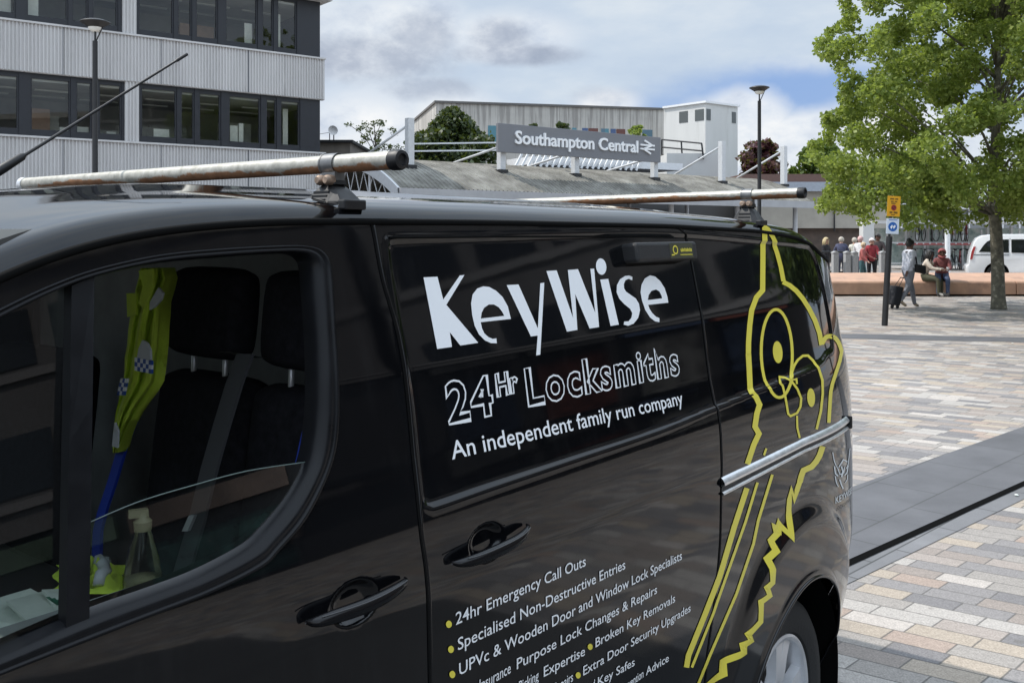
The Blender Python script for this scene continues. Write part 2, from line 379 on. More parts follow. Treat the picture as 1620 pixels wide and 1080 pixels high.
u_ = Vector((math.sin(R(-56)), math.cos(R(-56)), 0)); a_ = gp(1330, 1120); n_ = Vector((u_.y, -u_.x, 0)); n_ = n_ if n_.y < 0 else -n_
mb = MB(); mb.add([a_+u_*1.2, a_-u_*60, a_-u_*60+n_*14, a_+u_*1.2+n_*14], [(0, 1, 2, 3)]); rd = mb.build('added_road', asphalt(), fix=False); rd.location.z = .004; tag(rd, kind='structure')  # out-of-view asphalt, added to darken and smooth the van's lower reflection

# ------------------------------------------------------------------ office block with ribbed cladding (left)
TH = R(51.5); DR = Vector((math.sin(TH), math.cos(TH), 0)); DN = Vector((math.cos(TH), -math.sin(TH), 0)); UP = Vector((0, 0, 1))
class Frame:
    def __init__(s, o, d, n): s.o = Vector(o); s.d = Vector(d); s.n = Vector(n)
    def P(s, a, b, c): return s.o+s.d*a+s.n*b+UP*c
    def box(s, mb, a0, a1, b0, b1, c0, c1, m=0): mb.obox(s.P((a0+a1)/2, (b0+b1)/2, (c0+c1)/2), s.d*(a1-a0)/2, s.n*(b1-b0)/2, UP*(c1-c0)/2, m)
YC = 36.0
fo = Frame(((507-CX)/F*YC, YC, 0), -DR, DN)               # a runs left along the facade
def s_of(px):
    k = (px-CX)/F; return (fo.o.x-k*fo.o.y)/(DR.x-k*DR.y)
def z_of(y): return H+(HY-y)/F*YC
zb1t, zb1b, zb2t = z_of(95), z_of(158), z_of(244); ztop = z_of(4); zb2b = 3.1
office = thing('office_block', 'grey office block with ribbed metal bands and dark strip windows', 'building', fo.P(0, 0, 0))
def ribs(mb, fr, a0, a1, b, c0, c1, pitch=.108, dep=.045):
    n = int((a1-a0)/pitch); pts = []
    for i in range(n):
        x = a0+i*pitch
        pts += [(x, b), (x+pitch*.42, b), (x+pitch*.54, b+dep), (x+pitch*.88, b+dep)]
    pts.append((a1, b))
    vs = [fr.P(x, y, z) for z in (c0, c1) for x, y in pts]; k = len(pts)
    mb.add(vs, [(i, i+1, k+i+1, k+i) for i in range(k-1)])
mb = MB()
ribs(mb, fo, -.12, 27, .10, zb1b, zb1t); ribs(mb, fo, -.12, 27, .10, zb2b, zb2t)
fo.box(mb, -.12, 27, -.1, .09, zb1b-.02, zb1t+.0); fo.box(mb, -.12, 27, -.1, .09, zb2b, zb2t)
fo.box(mb, -.14, 27, -.2, .19, zb1t, zb1t+.06); fo.box(mb, -.14, 27, -.2, .19, zb2t, zb2t+.06)
mb.build('cladding_band', M['cladding'], office, fix=True)
for j_ in range(8):
    for z0_, z1_ in ((zb1b, zb1t), (zb2b, zb2t)):
        mb = MB(); fo.box(mb, 2.9+3.1*j_, 2.925+3.1*j_, .10, .152, z0_, z1_); mb.build('cladding_joint', M['sign_grey'], office)
mb = MB(); fo.box(mb, -.25, 27, -12, .5, ztop, ztop+.45); mb.build('roof', M['cladding'], office)
mb = MB(); fo.box(mb, 0, 27, -12, -11.8, 0, ztop)
fo.box(mb, 0, 27, -5, -4.9, 0, ztop); mb.build('rear_wall', M['interior'], office)
mb = MB()
for z in (zb1b-.25, zb2b-.25, ztop-.25): fo.box(mb, .2, 27, -11.7, -.12, z, z+.2)
mb.build('floor_slab', M['interior'], office)
mb = MB(); fo.box(mb, 0, 27, -.3, -.05, 0, zb2b-.002); fo.box(mb, 0, .15, -12, -.3, 0, ztop-.01); mb.build('side_wall', M['frame_dark'], office)
def window_row(z0, z1, pil, panes, dark):
    # pilaster strips, frame wall split around panes, one window per pane
    a0, a1 = s_of(pil[1]), s_of(pil[0])
    mb = MB(); ribs(mb, fo, a0, a1, .06, z0, z1); fo.box(mb, a0, a1, -.12, .055, z0, z1); mb.build('cladding_pilaster', M['cladding'], office)
    edges = []
    mbf = MB(); last = .02
    for (x0, x1) in sorted(panes, key=lambda p: -p[0]):
        b0, b1 = s_of(x1), s_of(x0)
        edges.append((b0, b1))
    segs = []; cur = .02
    for b0, b1 in edges:
        segs.append((cur, b0)); cur = b1
    segs.append((cur, 27))
    for s0, s1 in segs:
        if s1-s0 > .005:
            # leave the pilaster its own room
            for q0, q1 in ((s0, min(s1, a0)), (max(s0, a1), s1)):
                if q1-q0 > .005: mbf = MB(); fo.box(mbf, q0, q1, -.16, .0, z0, z1); mbf.build('window_mullion', M['frame_dark'], office)
    fh = .16
    for i, (b0, b1) in enumerate(edges):
        w = MB(); fo.box(w, b0, b1, -.14, -.03, z0, z0+fh*1.4); fo.box(w, b0, b1, -.14, -.03, z1-fh, z1)
        fo.box(w, b0, b0+.05, -.14, -.04, z0+fh*1.4, z1-fh); fo.box(w, b1-.05, b1, -.14, -.04, z0+fh*1.4, z1-fh)
        wo = w.build('window', M['frame_dark'], office)
        g = MB(); q = [fo.P(b0+.05, -.09, z0+fh*1.4), fo.P(b1-.05, -.09, z0+fh*1.4), fo.P(b1-.05, -.09, z1-fh), fo.P(b0+.05, -.09, z1-fh)]
        g.add(q, [(0, 1, 2, 3)]); g.build('pane', M['glass_bld'], wo, fix=False)
p2 = [(-110, -60), (-54, -22), (-16, 30), (48, 112), (120, 146), (156, 193), (223, 280), (286, 308), (315, 350), (362, 413), (421, 438), (444, 475)]
p1 = [(-110, -60), (-54, -22), (-16, 25), (42, 108), (114, 140), (146, 187), (219, 275), (281, 304), (310, 345), (357, 408), (415, 433), (439, 470)]
window_row(zb2t+.061, zb1b-.021, (197, 219), p2, None)
window_row(zb1t+.061, ztop-.002, (193, 215), p1, None)
# office contents seen through the glass
mb = MB(); rr = random.Random(3)
for px0, px1, z0, z1 in ((42, 66, zb1t+.1, ztop-.2), (-16, 22, zb1t+.2, ztop-.3), (414, 424, zb1t+.2, zb1t+1.3), (440, 452, zb1t+.2, zb1t+1.6), (372, 384, zb2t+.2, zb2t+.9), (386, 393, zb2t+.2, zb2t+1.0), (456, 464, zb2t+.1, zb1b-.4),
                         (250, 275, zb2t+.1, zb2t+.6), (100, 113, zb2t+.1, zb2t+.45), (123, 146, zb2t+.1, zb2t+.5), (175, 190, zb2t+.1, zb2t+.4), (357, 362, zb1t+.2, zb1t+.9), (395, 407, zb1t+.2, zb1t+1.1)):
    mb = MB(); fo.box(mb, s_of(px1), s_of(px0), -.5, -.46, z0, z1); mb.build('blind', M['blind'], office)
rc_ = random.Random(8)
for zz_ in (zb2t, zb1t):
    for i in range(22):
        a_c = rc_.uniform(.8, 24); w_c = rc_.uniform(.4, 1.6); h_c = rc_.uniform(.5, 1.5); o_c = rc_.uniform(-4.5, -1.2)
        mb = MB(); fo.box(mb, a_c, a_c+w_c, o_c-.4, o_c, zz_-.2, zz_+h_c); mb.build('office_cabinet', [M['interior'], M['blind'], M['conc'], M['sign_grey'], M['terracotta']][rc_.randrange(5)], office)
tube_m = pbr('strip_lamp', (.8, .8, .75), .5)
mb = MB()
for z in (zb1b-.3, ztop-.3):
    for i in range(14):
        for o_ in (-2.0, -3.6): mb = MB(); fo.box(mb, 1+i*1.8, 2.3+i*1.8, o_, o_+.15, z, z+.045); mb.build('ceiling_light', tube_m, office)

# ------------------------------------------------------------------ station canopy and sign
fc = Frame(at(633, 300, 33), DR, DN); fc.o.z = 0          # a: along the eave (right), b: towards us, front eave at b=0
zE = H+(HY-297)/F*33; RISE = 1.32; HALF = 4.2; LEN = 24.5
def roof_z(q): # q: distance behind the eave
    x = (q-HALF)/HALF; return zE+RISE*(1-x*x)
station = thing('station_canopy', 'barrel roofed grey station entrance canopy with open truss end', 'canopy', fc.P(LEN/2, -HALF, 0))
def roof_sheet():
    m = bpy.data.materials.new('canopy_roof_sheet'); m.use_nodes = True; t = NT(nodes_of(m))
    P = t.n('ShaderNodeTexCoord').outputs['Object']
    n = t.noise(P, 1.1, 6, .65); f = t.noise(P, 12, 5, .7)
    c = t.ramp(n, [(.32, (.075, .07, .06)), (.48, (.145, .138, .122)), (.7, (.27, .262, .235))])
    c = t.mix(t.mapr(f, .5, .7), c, (.16, .16, .12))
    b = t.n('ShaderNodeBsdfPrincipled', ins={'Base Color': c, 'Roughness': .8}); t.n('ShaderNodeOutputMaterial', ins={0: b.outputs[0]}); return m
mb = MB(); NQ = 22; pitch = .28; pitch = .2; na = int(LEN/pitch)
cols = []
for i in range(na): cols += [(i*pitch, 0), (i*pitch+.13, 0), (i*pitch+.145, .025), (i*pitch+.18, .025)]
vs = [fc.P(a, -2*HALF*j/NQ, roof_z(2*HALF*j/NQ)+dz) for j in range(NQ+1) for a, dz in cols]; k = len(cols)
mb.add(vs, [(j*k+i, j*k+i+1, (j+1)*k+i+1, (j+1)*k+i) for j in range(NQ) for i in range(k-1)])
mb.build('roof_sheet', roof_sheet(), station, fix=False)
mb = MB(); fc.box(mb, -.05, LEN, 0.0, .12, zE-.34, zE-.005); mb.build('fascia', M['sign_white'] if False else pbr('fascia_grey', (.36, .365, .38), .5, var=.1, vscale=1.5), station)
# gable arch: upper band, bottom chord, posts and lattice
gm = pbr('canopy_steel', (.5, .51, .53), .5, var=.08)
mb = MB()
def arch(off, q): return fc.P(-.1, -q, roof_z(q)-off)
mbg = MB(); n = 26
A = [arch(.0, 2*HALF*i/n) for i in range(n+1)]; B = [arch(.42, 2*HALF*i/n) for i in range(n+1)]
for i in range(n):
    mbg.add([A[i], A[i+1], B[i+1], B[i], A[i]+DR*.1, A[i+1]+DR*.1, B[i+1]+DR*.1, B[i]+DR*.1], [(0, 1, 2, 3), (7, 6, 5, 4), (0, 4, 5, 1), (3, 2, 6, 7)])
mbg.build('gable_band', gm, station)
tr = MB()
ch = [fc.P(0, -q, roof_z(q)-.42) for q in np.linspace(0.2, 2*HALF-.2, 25)]
lo = [fc.P(0, -q, zE-.45+.45*(1-((q-HALF)/HALF)**2)) for q in np.linspace(0.2, 2*HALF-.2, 13)]
tr.tube(ch, .035, 6); tr.tube(lo, .04, 6)
for i in range(12):
    tr.tube([lo[i], ch[2*i+1]], .018, 5); tr.tube([ch[2*i+1], lo[i+1]], .018, 5)
for q in (2.1, HALF, 2*HALF-2.1): tr.tube([fc.P(0, -q, zE-.4), fc.P(0, -q, roof_z(q)-.3)], .05, 6)
tr.build('truss', gm, station)
mb = MB()
for a in np.linspace(.6, LEN-.6, 6):
    for q in (.6, 2*HALF-.6): mb = MB(); mb.tube([fc.P(a, -q, 0), fc.P(a, -q, roof_z(q)-.1)], .12, 10); mb.build('column', gm, station)
mb = MB(); fc.box(mb, .5, LEN, -2*HALF+.3, -2*HALF+.2, 0, zE-.5); mb.build('glazed_wall', M['frame_dark'], station)
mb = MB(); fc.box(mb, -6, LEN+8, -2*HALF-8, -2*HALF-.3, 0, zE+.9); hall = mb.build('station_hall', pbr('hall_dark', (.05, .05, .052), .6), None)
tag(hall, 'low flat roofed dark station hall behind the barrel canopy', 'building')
# posts rising through the roof
qp = 1.75
postm = pbr('mast_paint', (.55, .56, .57), .5, var=.08)
def a_of(px, q):                                       # position along the canopy for a photo column
    k = (px-CX)/F; o = fc.P(0, -q, 0); return (k*o.y-o.x)/(DR.x-k*DR.y)
signpx0, signpx1 = 787, 1044
def sign_pt(px, y): 
    a = a_of(px, qp-.25); p = fc.P(a, -(qp-.25), 0); return a, H+(HY-y)/F*p.y
a0, zs_t = sign_pt(signpx0, 198); _, zs_b = sign_pt(signpx0, 241); a1, zt1 = sign_pt(signpx1, 215); _, zb1 = sign_pt(signpx1, 257)
zs_t = (zs_t+zt1)/2; zs_b = (zs_b+zb1)/2
mast_px = [(648, 187), (793, None), (910, None), (1035, None), (1142, 224), (1240, 231)]
words = ['leftmost, beyond the end of the roof rack bar', 'under the left end of the station name sign', 'under the middle of the station name sign', 'under the right end of the station name sign', 'first to the right of the sign', 'far right end of the canopy']
for (px, ty), wd in zip(mast_px, words):
    a = a_of(px, qp); p = fc.P(a, -qp, 0); zt = H+(HY-ty)/F*p.y if ty else zs_b+.3
    base = fc.P(a, -qp, roof_z(qp)-.05)
    th = thing('canopy_mast', 'pale square mast on the canopy roof, '+wd, 'mast', base, 'masts along the canopy roof')
    m1 = MB(); fc.box(m1, a-.13, a+.13, -qp-.13, -qp+.13, roof_z(qp)-.05, zt); m1.build('post', postm, th, bevel=.012)
    m1 = MB(); fc.box(m1, a-.2, a+.2, -qp-.2, -qp+.2, roof_z(qp)-.06, roof_z(qp)+.08); m1.build('foot_plate', M['roof_dark'] if 'roof_dark' in M else M['dark_metal'], th)
    m1 = MB(); qb = qp+1.9; top = fc.P(a, -qp-.1, zt-.25 if ty else zs_b+.25)
    m1.tube([top, fc.P(a-.5, -qb-.8, roof_z(qb+.8)+.02)], .05, 8); m1.build('stay', postm, th, smooth=True)
sign = thing('station_sign', 'long grey sign board with raised white station name and double arrow', 'sign', fc.P((a0+a1)/2, -qp+.25, zs_b))
mb = MB(); fc.box(mb, a0, a1, -qp+.16, -qp+.30, zs_b, zs_t); mb.build('board', M['sign_grey'], sign, bevel=.01)
mb = MB(); 
def text_mesh(txt, offset=0., res=3, space=1.0):
    cu = bpy.data.curves.new('t', 'FONT'); cu.body = txt; cu.size = 1; cu.resolution_u = res; cu.offset = offset; cu.space_character = space
    o = bpy.data.objects.new('t', cu); COL.objects.link(o); bpy.context.view_layer.update()
    me = bpy.data.meshes.new_from_object(o.evaluated_get(bpy.context.evaluated_depsgraph_get()))
    V = np.array([v.co[:2] for v in me.vertices]); Fc = [tuple(p.vertices) for p in me.polygons]
    bpy.data.objects.remove(o); bpy.data.curves.remove(cu); bpy.data.meshes.remove(me)
    return V, Fc
def boundary_loops(V, Fc):
    cnt = {}
    for f in Fc:
        for i in range(len(f)):
            a, b = f[i], f[(i+1) % len(f)]; cnt[(a, b)] = 1
    # weld by position
    key = {}; idx = []
    for p in V:
        k = (round(p[0], 5), round(p[1], 5)); key.setdefault(k, len(key)); idx.append(key[k])
    pts = [None]*len(key)
    for i, p in enumerate(V): pts[idx[i]] = (float(p[0]), float(p[1]))
    e = {(idx[a], idx[b]) for a, b in cnt}
    nxt = {a: b for a, b in e if (b, a) not in e}
    loops = []; seen = set()
    for s in list(nxt):
        if s in seen: continue
        lp = []; c = s
        while c not in seen and c in nxt: seen.add(c); lp.append(pts[c]); c = nxt[c]
        if len(lp) > 3: loops.append(lp)
    return loops
def solid_text(mb, txt, P, w, h, depth, offset=.0):   # P(a,b,c) frame: a along, b out, c up; (a origin folded in P)
    V, Fc = text_mesh(txt, offset); x0 = V[:, 0].min(); x1 = V[:, 0].max(); hh = .73
    X = (V[:, 0]-x0)/(x1-x0)*w; Y = V[:, 1]/hh*h; n = len(V)
    mb.add([P(x, depth, y) for x, y in zip(X, Y)], Fc)
    for lp in boundary_loops(V, Fc):
        L = [((x-x0)/(x1-x0)*w, y/hh*h) for x, y in lp]; k = len(L)
        mb.add([P(x, depth, y) for x, y in L]+[P(x, 0, y) for x, y in L], [(i, (i+1) % k, k+(i+1) % k, k+i) for i in range(k)])
sh = zs_t-zs_b; ta0, _ = sign_pt(813, 230); ta1, _ = sign_pt(1007, 230)
zbase = zs_b+sh*.33
mb = MB(); solid_text(mb, 'Southampton Central', lambda a, b, c: fc.P(ta0+a, -qp+.30+b, zbase+c), ta1-ta0, sh*.47, .07, .018)
mb.build('lettering', M['sign_white'], sign, fix=False)
la0, _ = sign_pt(1011, 230); la1, _ = sign_pt(1033, 230); lw = la1-la0
mb = MB(); zc = zbase+sh*.235; hs = sh*.24
def lp(x, y): return fc.P(la0+lw*x, -qp+.335, zc+hs*y)
for y in (.32, -.32): mb.bar(lp(0, y), lp(1, y), .075, .07, fc.n)
for s0, s1 in (((.30, 1.05), (.82, .34)), ((.82, .34), (.20, -.34)), ((.20, -.34), (.72, -1.05))):
    mb.bar(lp(*s0)+fc.n*.006, lp(*s1)+fc.n*.006, .075, .07, fc.n)
mb.build('double_arrow', M['sign_white'], sign)

# ------------------------------------------------------------------ concrete building and white tower behind the station
YB = 78.
b_l = at(690, 163, YB); b_r = at(1052, 171, YB*1.06)
dB = Vector((b_r.x-b_l.x, b_r.y-b_l.y, 0)); LB = dB.length; dB.normalize(); nB = Vector((dB.y, -dB.x, 0))
fb = Frame((b_l.x, b_l.y, 0), dB, nB); zBt = b_l.z
conc = thing('concrete_building', 'long weathered concrete building with stained flat parapet behind the station', 'building', fb.P(LB/2, -6, 0))
mb = MB(); fb.box(mb, 0, LB, -14, -.0, 0, zBt-2.05); fb.box(mb, 0, LB, -14, 0, zBt-2.05, zBt); mb.build('wall', M['conc'], conc)
mb = MB(); fb.box(mb, -.15, LB, -14.1, .15, zBt, zBt+.18); mb.build('coping', pbr('dark_coping', (.12, .115, .11), .9, var=.2), conc)
cl = [(.07, .2, .25), (.05, .09, .2), (.12, .04, .03), (.08, .15, .2)]
winm = [pbr('tinted_pane', c, .15) for c in cl]
for i, (x0, x1) in enumerate([(772, 786), (800, 812), (826, 838), (852, 862), (905, 912), (921, 930), (931, 946), (951, 957), (957, 963), (966, 974), (975, 989), (1016, 1032)]):
    aa = [((x-CX)/F) for x in (x0, x1)]
    q = [(k*fb.o.y-fb.o.x)/(dB.x-k*dB.y) for k in aa]
    w = MB(); fb.box(w, q[0], q[1], -.02, .03, zBt-3.3, zBt-1.75); w.build('window', winm[i % 4], conc)
tw_c = at(1116, 163, YB*.96)
ft = Frame((tw_c.x, tw_c.y, 0), DR, DN); zT = tw_c.z
tower = thing('stair_tower', 'white rendered stair tower with small square windows near its flat top', 'tower', ft.P(2, -3, 0))
k = (1167-CX)/F; wR = (k*ft.o.y-ft.o.x)/(DR.x-k*DR.y)
CB = Vector((-DR.y, DR.x, 0)); k = (1050-CX)/F; wL = (k*ft.o.y-ft.o.x)/(CB.x-k*CB.y)
mb = MB(); ft.box(mb, 0, wR, -wL, 0, 0, zT); mb.build('wall', M['white_render'], tower)
mb = MB(); ft.box(mb, -.15, wR+.15, -wL, .15, zT, zT+.16); mb.build('coping', M['white_frame'], tower)
dk = pbr('dark_window', (.09, .10, .10), .3)
for a in (.12, wR-.75):
    w = MB(); ft.box(w, a, a+.5, -.02, .03, zT-1.35, zT-.45); w.build('window', dk, tower)
for b in (.15, wL-2.6):
    w = MB(); ft.box(w, -.03, .02, -b-.9, -b, zT-1.35, zT-.45); w.build('window', dk, tower)
# balcony rail on the tower's left side
rl = MB()
p0 = at(1047, 245, YB*.9); p1 = at(1113, 251, YB*.86); p0t = at(1047, 221, YB*.9); p1t = at(1110, 227, YB*.86)
for f in (0, .5, 1): rl.tube([p0.lerp(p0t, f), p1.lerp(p1t, f)], .06, 6)
for f in (0, .5, 1): rl.tube([p0.lerp(p1, f), p0t.lerp(p1t, f)], .06, 6)
tag(rl.build('balcony_rail', M['dark_metal'], None), 'dark metal guard rail on the roof terrace left of the white tower', 'railing')
mb = MB(); q0 = at(1045, 262, YB*.9); mb.add([], []); 
mb.box(q0.x, p1.x+1.5, p1.y+.3, p1.y+5, 0, p0.z-.12); tag(mb.build('terrace_block', M['white_render'], None), 'low pale terrace block at the foot of the white tower', 'building')
# low white framed walkway seen under the sign
wk = thing('walkway_roof', 'low white framed walkway roof seen under the station sign', 'canopy', at(850, 262, 55))
mb = MB(); A0 = at(640, 262, 52); A1 = at(1080, 262, 62)
dW = (A1-A0); dW.z = 0; LW = dW.length; dW.normalize(); fw = Frame((A0.x, A0.y, 0), dW, Vector((dW.y, -dW.x, 0)))
zw = at(900, 252, 57).z
fw.box(mb, 8.2, LW, -3, 0, zw-.35, zw+.1); mb.build('roof', M['white_frame'], wk)
mb = MB()
for i in range(22): 
    a = 7+i*.42; mb.bar(fw.P(a, .15, zw-.5), fw.P(a+.5, .15, zw+.35), .1, .12)
mb.bar(fw.P(0, .1, zw+.45), fw.P(7.5, .1, zw+.9), .08, .08); mb.bar(fw.P(0, .1, zw+.05), fw.P(7.5, .1, zw+.45), .08, .08)
mb.build('rail', M['white_frame'], wk)
mb = MB(); fw.box(mb, -2, LW+3, -9, -3.05, 0, zw-.4); mb.build('wall', M['frame_dark'], wk)
# small rooftop hut at the end of the office block
mb = MB(); c0 = at(500, 226, 44); c1 = at(565, 224, 46); z = c0.z
mb.box(c0.x-2, c1.x, 44, 50, 0, z); hut = mb.build('brick_block', pbr('brown_brick', (.16, .14, .12), .9, var=.25, vscale=2), None)
tag(hut, 'low brown block with flat roof just right of the office block', 'building')
mb = MB(); mb.box(c0.x-2.2, c1.x+.15, 43.8, 50.2, z+.002, z+.12); mb.build('roof', M['dark_metal'], hut)
an = thing('roof_antenna', 'thin roof antenna with a small dish on the low brown block', 'antenna', at(528, 224, 46)); an.location.z = z+.12; ORG[an.name] = an.location.copy()
mb = MB(); b = Vector(an.location); mb.tube([b, b+Vector((0, 0, .75))], .03, 6); mb.tube([b+Vector((-.2, 0, 0)), b+Vector((-.2, 0, .6))], .025, 6); mb.tube([b+Vector((-.9, 0, .45)), b+Vector((0, 0, .6))], .012, 5); mb.build('pole', M['dark_metal'], an)
mb = MB(); mb.lathe([(0, 0), (.12, .02), (.22, .1), (.24, .14)], b+Vector((-.05, -.12, .62)), (.5, -1, .2), 14); mb.build('dish', M['cladding'], an, smooth=True)

# ------------------------------------------------------------------ right background: long beige wall, brick plinth, hoarding, shelters
YW = 56.
w0 = at(1180, 330, YW*1.02); w1 = at(1378, 330, YW)
mb = MB(); zt = at(1300, 303, YW).z; zm = at(1300, 361, YW).z
longb = thing('retail_hall', 'long low beige panelled hall with blue grey eave and dark brick base', 'building', ((w0.x+w1.x)/2, YW+5, 0))
mb.box(w0.x, w1.x+1, YW, YW+12, zm, zt); mb.build('wall', pbr('beige_panel', (.36, .335, .29), .85, var=.12, vscale=1.5, dirt=((.27, .25, .22), .8, .6)), longb)
mb = MB(); mb.box(w0.x, w1.x+1, YW-.35, YW+12.1, zt+.002, zt+.55); mb.build('eave', pbr('eave_grey', (.33, .36, .41), .6, var=.1), longb)
mb = MB(); mb.box(w0.x, w1.x+.8, YW+2, YW+11, zt+.552, zt+1.15); mb.build('roof', pbr('roof_brown', (.13, .075, .06), .9, var=.2), longb)
mb = MB(); mb.box(w0.x, w1.x+1.02, YW+.4, YW+12, 0, zm-.002); mb.build('plinth', pbr('dark_brick', (.10, .075, .062), .9, var=.35, vscale=3), longb)
mb = MB(); mb.tube([at(1320, 366, YW-.1), at(1320, 303, YW-.1)], .045, 8); mb.build('downpipe', M['dark_metal'], longb)
# white pillar and printed hoarding
pl = at(1373, 400, 44)
mb = MB(); mb.box(pl.x-.26, pl.x+.26, 43.9, 44.4, 0, at(1373, 352, 44).z); tag(mb.build('white_pillar', M['white_render'], None, bevel=.02), 'square white pillar behind the crowd by the printed hoarding', 'pillar')
def hoarding_mat():
    m = bpy.data.materials.new('printed_hoarding'); m.use_nodes = True; t = NT(nodes_of(m))
    P = t.n('ShaderNodeTexCoord').outputs['Object']
    n = t.noise(P, 2.2, 5, .6); n2 = t.noise(P, 6, 4, .6)
    c = t.ramp(n, [(.35, (.30, .42, .40)), (.5, (.55, .66, .62)), (.62, (.74, .78, .76))])
    c = t.mix(t.mapr(n2, .62, .68), c, (.16, .26, .24))
    b = t.n('ShaderNodeBsdfPrincipled', ins={'Base Color': c, 'Roughness': .5}); t.n('ShaderNodeOutputMaterial', ins={0: b.outputs[0]}); return m
hm = hoarding_mat()
h0 = at(1381, 362, 46); h1 = at(1640, 362, 48)
hd = thing('cycle_shelter', 'pale green and white glazed cycle shelter with grey posts behind the bikes', 'shelter', ((h0.x+h1.x)/2, 47.5, 0))
mb = MB(); mb.box(h0.x, h1.x, 47, 47.08, .15, at(1400, 361, 47).z); mb.build('rear_panel', hm, hd)
mb = MB()
for px in (1381, 1438, 1468, 1500, 1530, 1562, 1600, 1640): 
    q = at(px, 362, 46.8); mb = MB(); mb.box(q.x-.05, q.x+.05, 46.75, 46.9, 0, q.z+.15); mb.build('post', M['white_frame'], hd)
mb = MB(); mb.box(h0.x-.3, h1.x, 44.6, 47.4, at(1400, 356, 46).z+.05, at(1400, 356, 46).z+.2); mb.build('roof', M['cladding'], hd)
# grey glass fronted block far right
g0 = at(1425, 340, 62); mb = MB(); mb.box(g0.x, g0.x+26, 62, 72, 0, at(1425, 331, 62).z)
gb = thing('glass_fronted_block', 'grey glass fronted block glimpsed through the plane tree', 'building', (g0.x+13, 66, 0)); mb.build('wall', pbr('grey_glass_wall', (.2, .21, .22), .4, var=.25, vscale=.6), gb)
mb = MB()
for i in range(24): mb.box(g0.x+i*1.1, g0.x+i*1.1+.08, 61.9, 61.99, 0, at(1425, 331, 62).z)
mb.build('mullion', M['white_frame'], gb)
mb = MB(); mb.box(g0.x-.3, g0.x+26, 61.7, 72, at(1425, 331, 62).z+.002, at(1425, 322, 62).z); mb.build('fascia', M['white_frame'], gb)

# ------------------------------------------------------------------ street behind the viewer, seen mirrored in the van's paint
def mirror_street():
    x0 = 22.
    names = [('brown_terrace', 'long brown brick terrace of shops across the street, seen only mirrored in the van', -34, 4, 10.5, (.105, .10, .10)),
             ('grey_tower_block', 'ribbed grey concrete block across the street, seen only mirrored in the van', 4.5, 19, 12.5, (.15, .148, .15)),
             ('brick_corner_block', 'dark brick corner block across the street, seen only mirrored in the van', -62, -35, 9, (.12, .09, .07))]
    for nm, lb, y0, y1, h, c in names:
        th = thing(nm, lb, 'building', (x0+5, (y0+y1)/2, 0))
        mb = MB(); mb.box(x0, x0+10, y0, y1, 3.6, h); mb.build('wall', pbr(nm+'_wall', c, .85, var=.2, vscale=1.2), th)
        mb = MB(); mb.box(x0+.5, x0+10, y0, y1, 0, 3.59); mb.build('shop_recess', pbr(nm+'_shop', (.03, .03, .032), .3), th)
        z = 4.5; gm_ = pbr(nm+'_glass', (.02, .024, .03), .1)
        while z < h-1.6:
            y = y0+.6
            while y < y1-2.2:
                mb = MB(); mb.box(x0-.03, x0+.05, y, y+1.7, z, z+1.35); mb.build('window', gm_, th); y += 2.15
            mb = MB(); mb.box(x0-.1, x0+.06, y0, y1, z-.32, z-.12); mb.build('string_course', pbr(nm+'_course', tuple(q*1.6 for q in c), .8), th); z += 2.9
        rr = random.Random(len(nm)); y = y0+.4
        pal = [(.16, .045, .03), (.03, .09, .085), (.16, .14, .04), (.25, .25, .24), (.03, .05, .1), (.07, .05, .04), (.05, .08, .05), (.03, .03, .03), (.05, .05, .055)]
        while y < y1-3.5:
            w = rr.uniform(1.6, 4.2); mb = MB(); mb.box(x0-.12, x0+.3, y, y+w-.3, 2.95, 3.45); mb.build('shop_fascia', pbr('shop_fascia_paint', pal[rr.randrange(9)], .5, var=.3, vscale=1.5), th)
            mb = MB(); mb.box(x0+.2, x0+.45, y+.2, y+w-.5, .6, 2.6); mb.build('shop_window', pbr('shop_display', tuple(c_*.35 for c_ in pal[rr.randrange(9)]), .3, var=.9, vscale=3, dirt=((.25, .22, .18), 2.5, .63)), th); y += w
        mb = MB(); mb.box(x0-.25, x0+10, y0, y1, h+.002, h+.4); mb.build('cornice', pbr(nm+'_cornice', (.4, .38, .35), .8), th)
mirror_street()
# ------------------------------------------------------------------ the van
VT = R(38.2); SV, CV = math.sin(VT), math.cos(VT); DV = 1.105; VC = .99   # heading, distance of the side from the viewer, half width
def vw(u, v, z):
    u, v, z = np.broadcast_arrays(np.asarray(u, float), np.asarray(v, float), np.asarray(z, float))
    return np.stack([u*SV-(DV+v)*CV, u*CV+(DV+v)*SV, z], -1)
def W(u, v, z): return Vector(vw(u, v, z).tolist())
UD = Vector((SV, CV, 0)); VD = Vector((-CV, SV, 0))      # rearwards, across (away from the viewer)
def smooth(x, a, b):
    t = np.clip((np.asarray(x, float)-a)/(b-a), 0, 1); return t*t*(3-2*t)
_zt = np.arange(0, 2.3, .002)
_vt = np.interp(_zt, [.20, .30, .46, .74, 1.04, 1.22, 1.300, 1.335, 1.352, 1.368, 1.45, 1.60, 1.85, 2.0], [.12, .085, .028, 0, 0, .006, .0145, .0195, .0225, .0262, .046, .069, .125, .165])
_k = np.exp(-.5*(np.arange(-20, 21)/5.)**2); _k /= _k.sum()
_vt = np.convolve(np.pad(_vt, 20, 'edge'), _k, 'valid')
def Vbase(u, z):
    u = np.asarray(u, float); z = np.asarray(z, float)
    v = np.interp(z, _zt, _vt)
    v = v+.155*np.clip((u-2.75)/1.0, 0, None)**3
    v = v+.16*np.clip((.1-u)/1.2, 0, None)**2.2
    v = v+.05*smooth(u, 3.0, 3.7)*smooth(z, .72, .35)
    return v
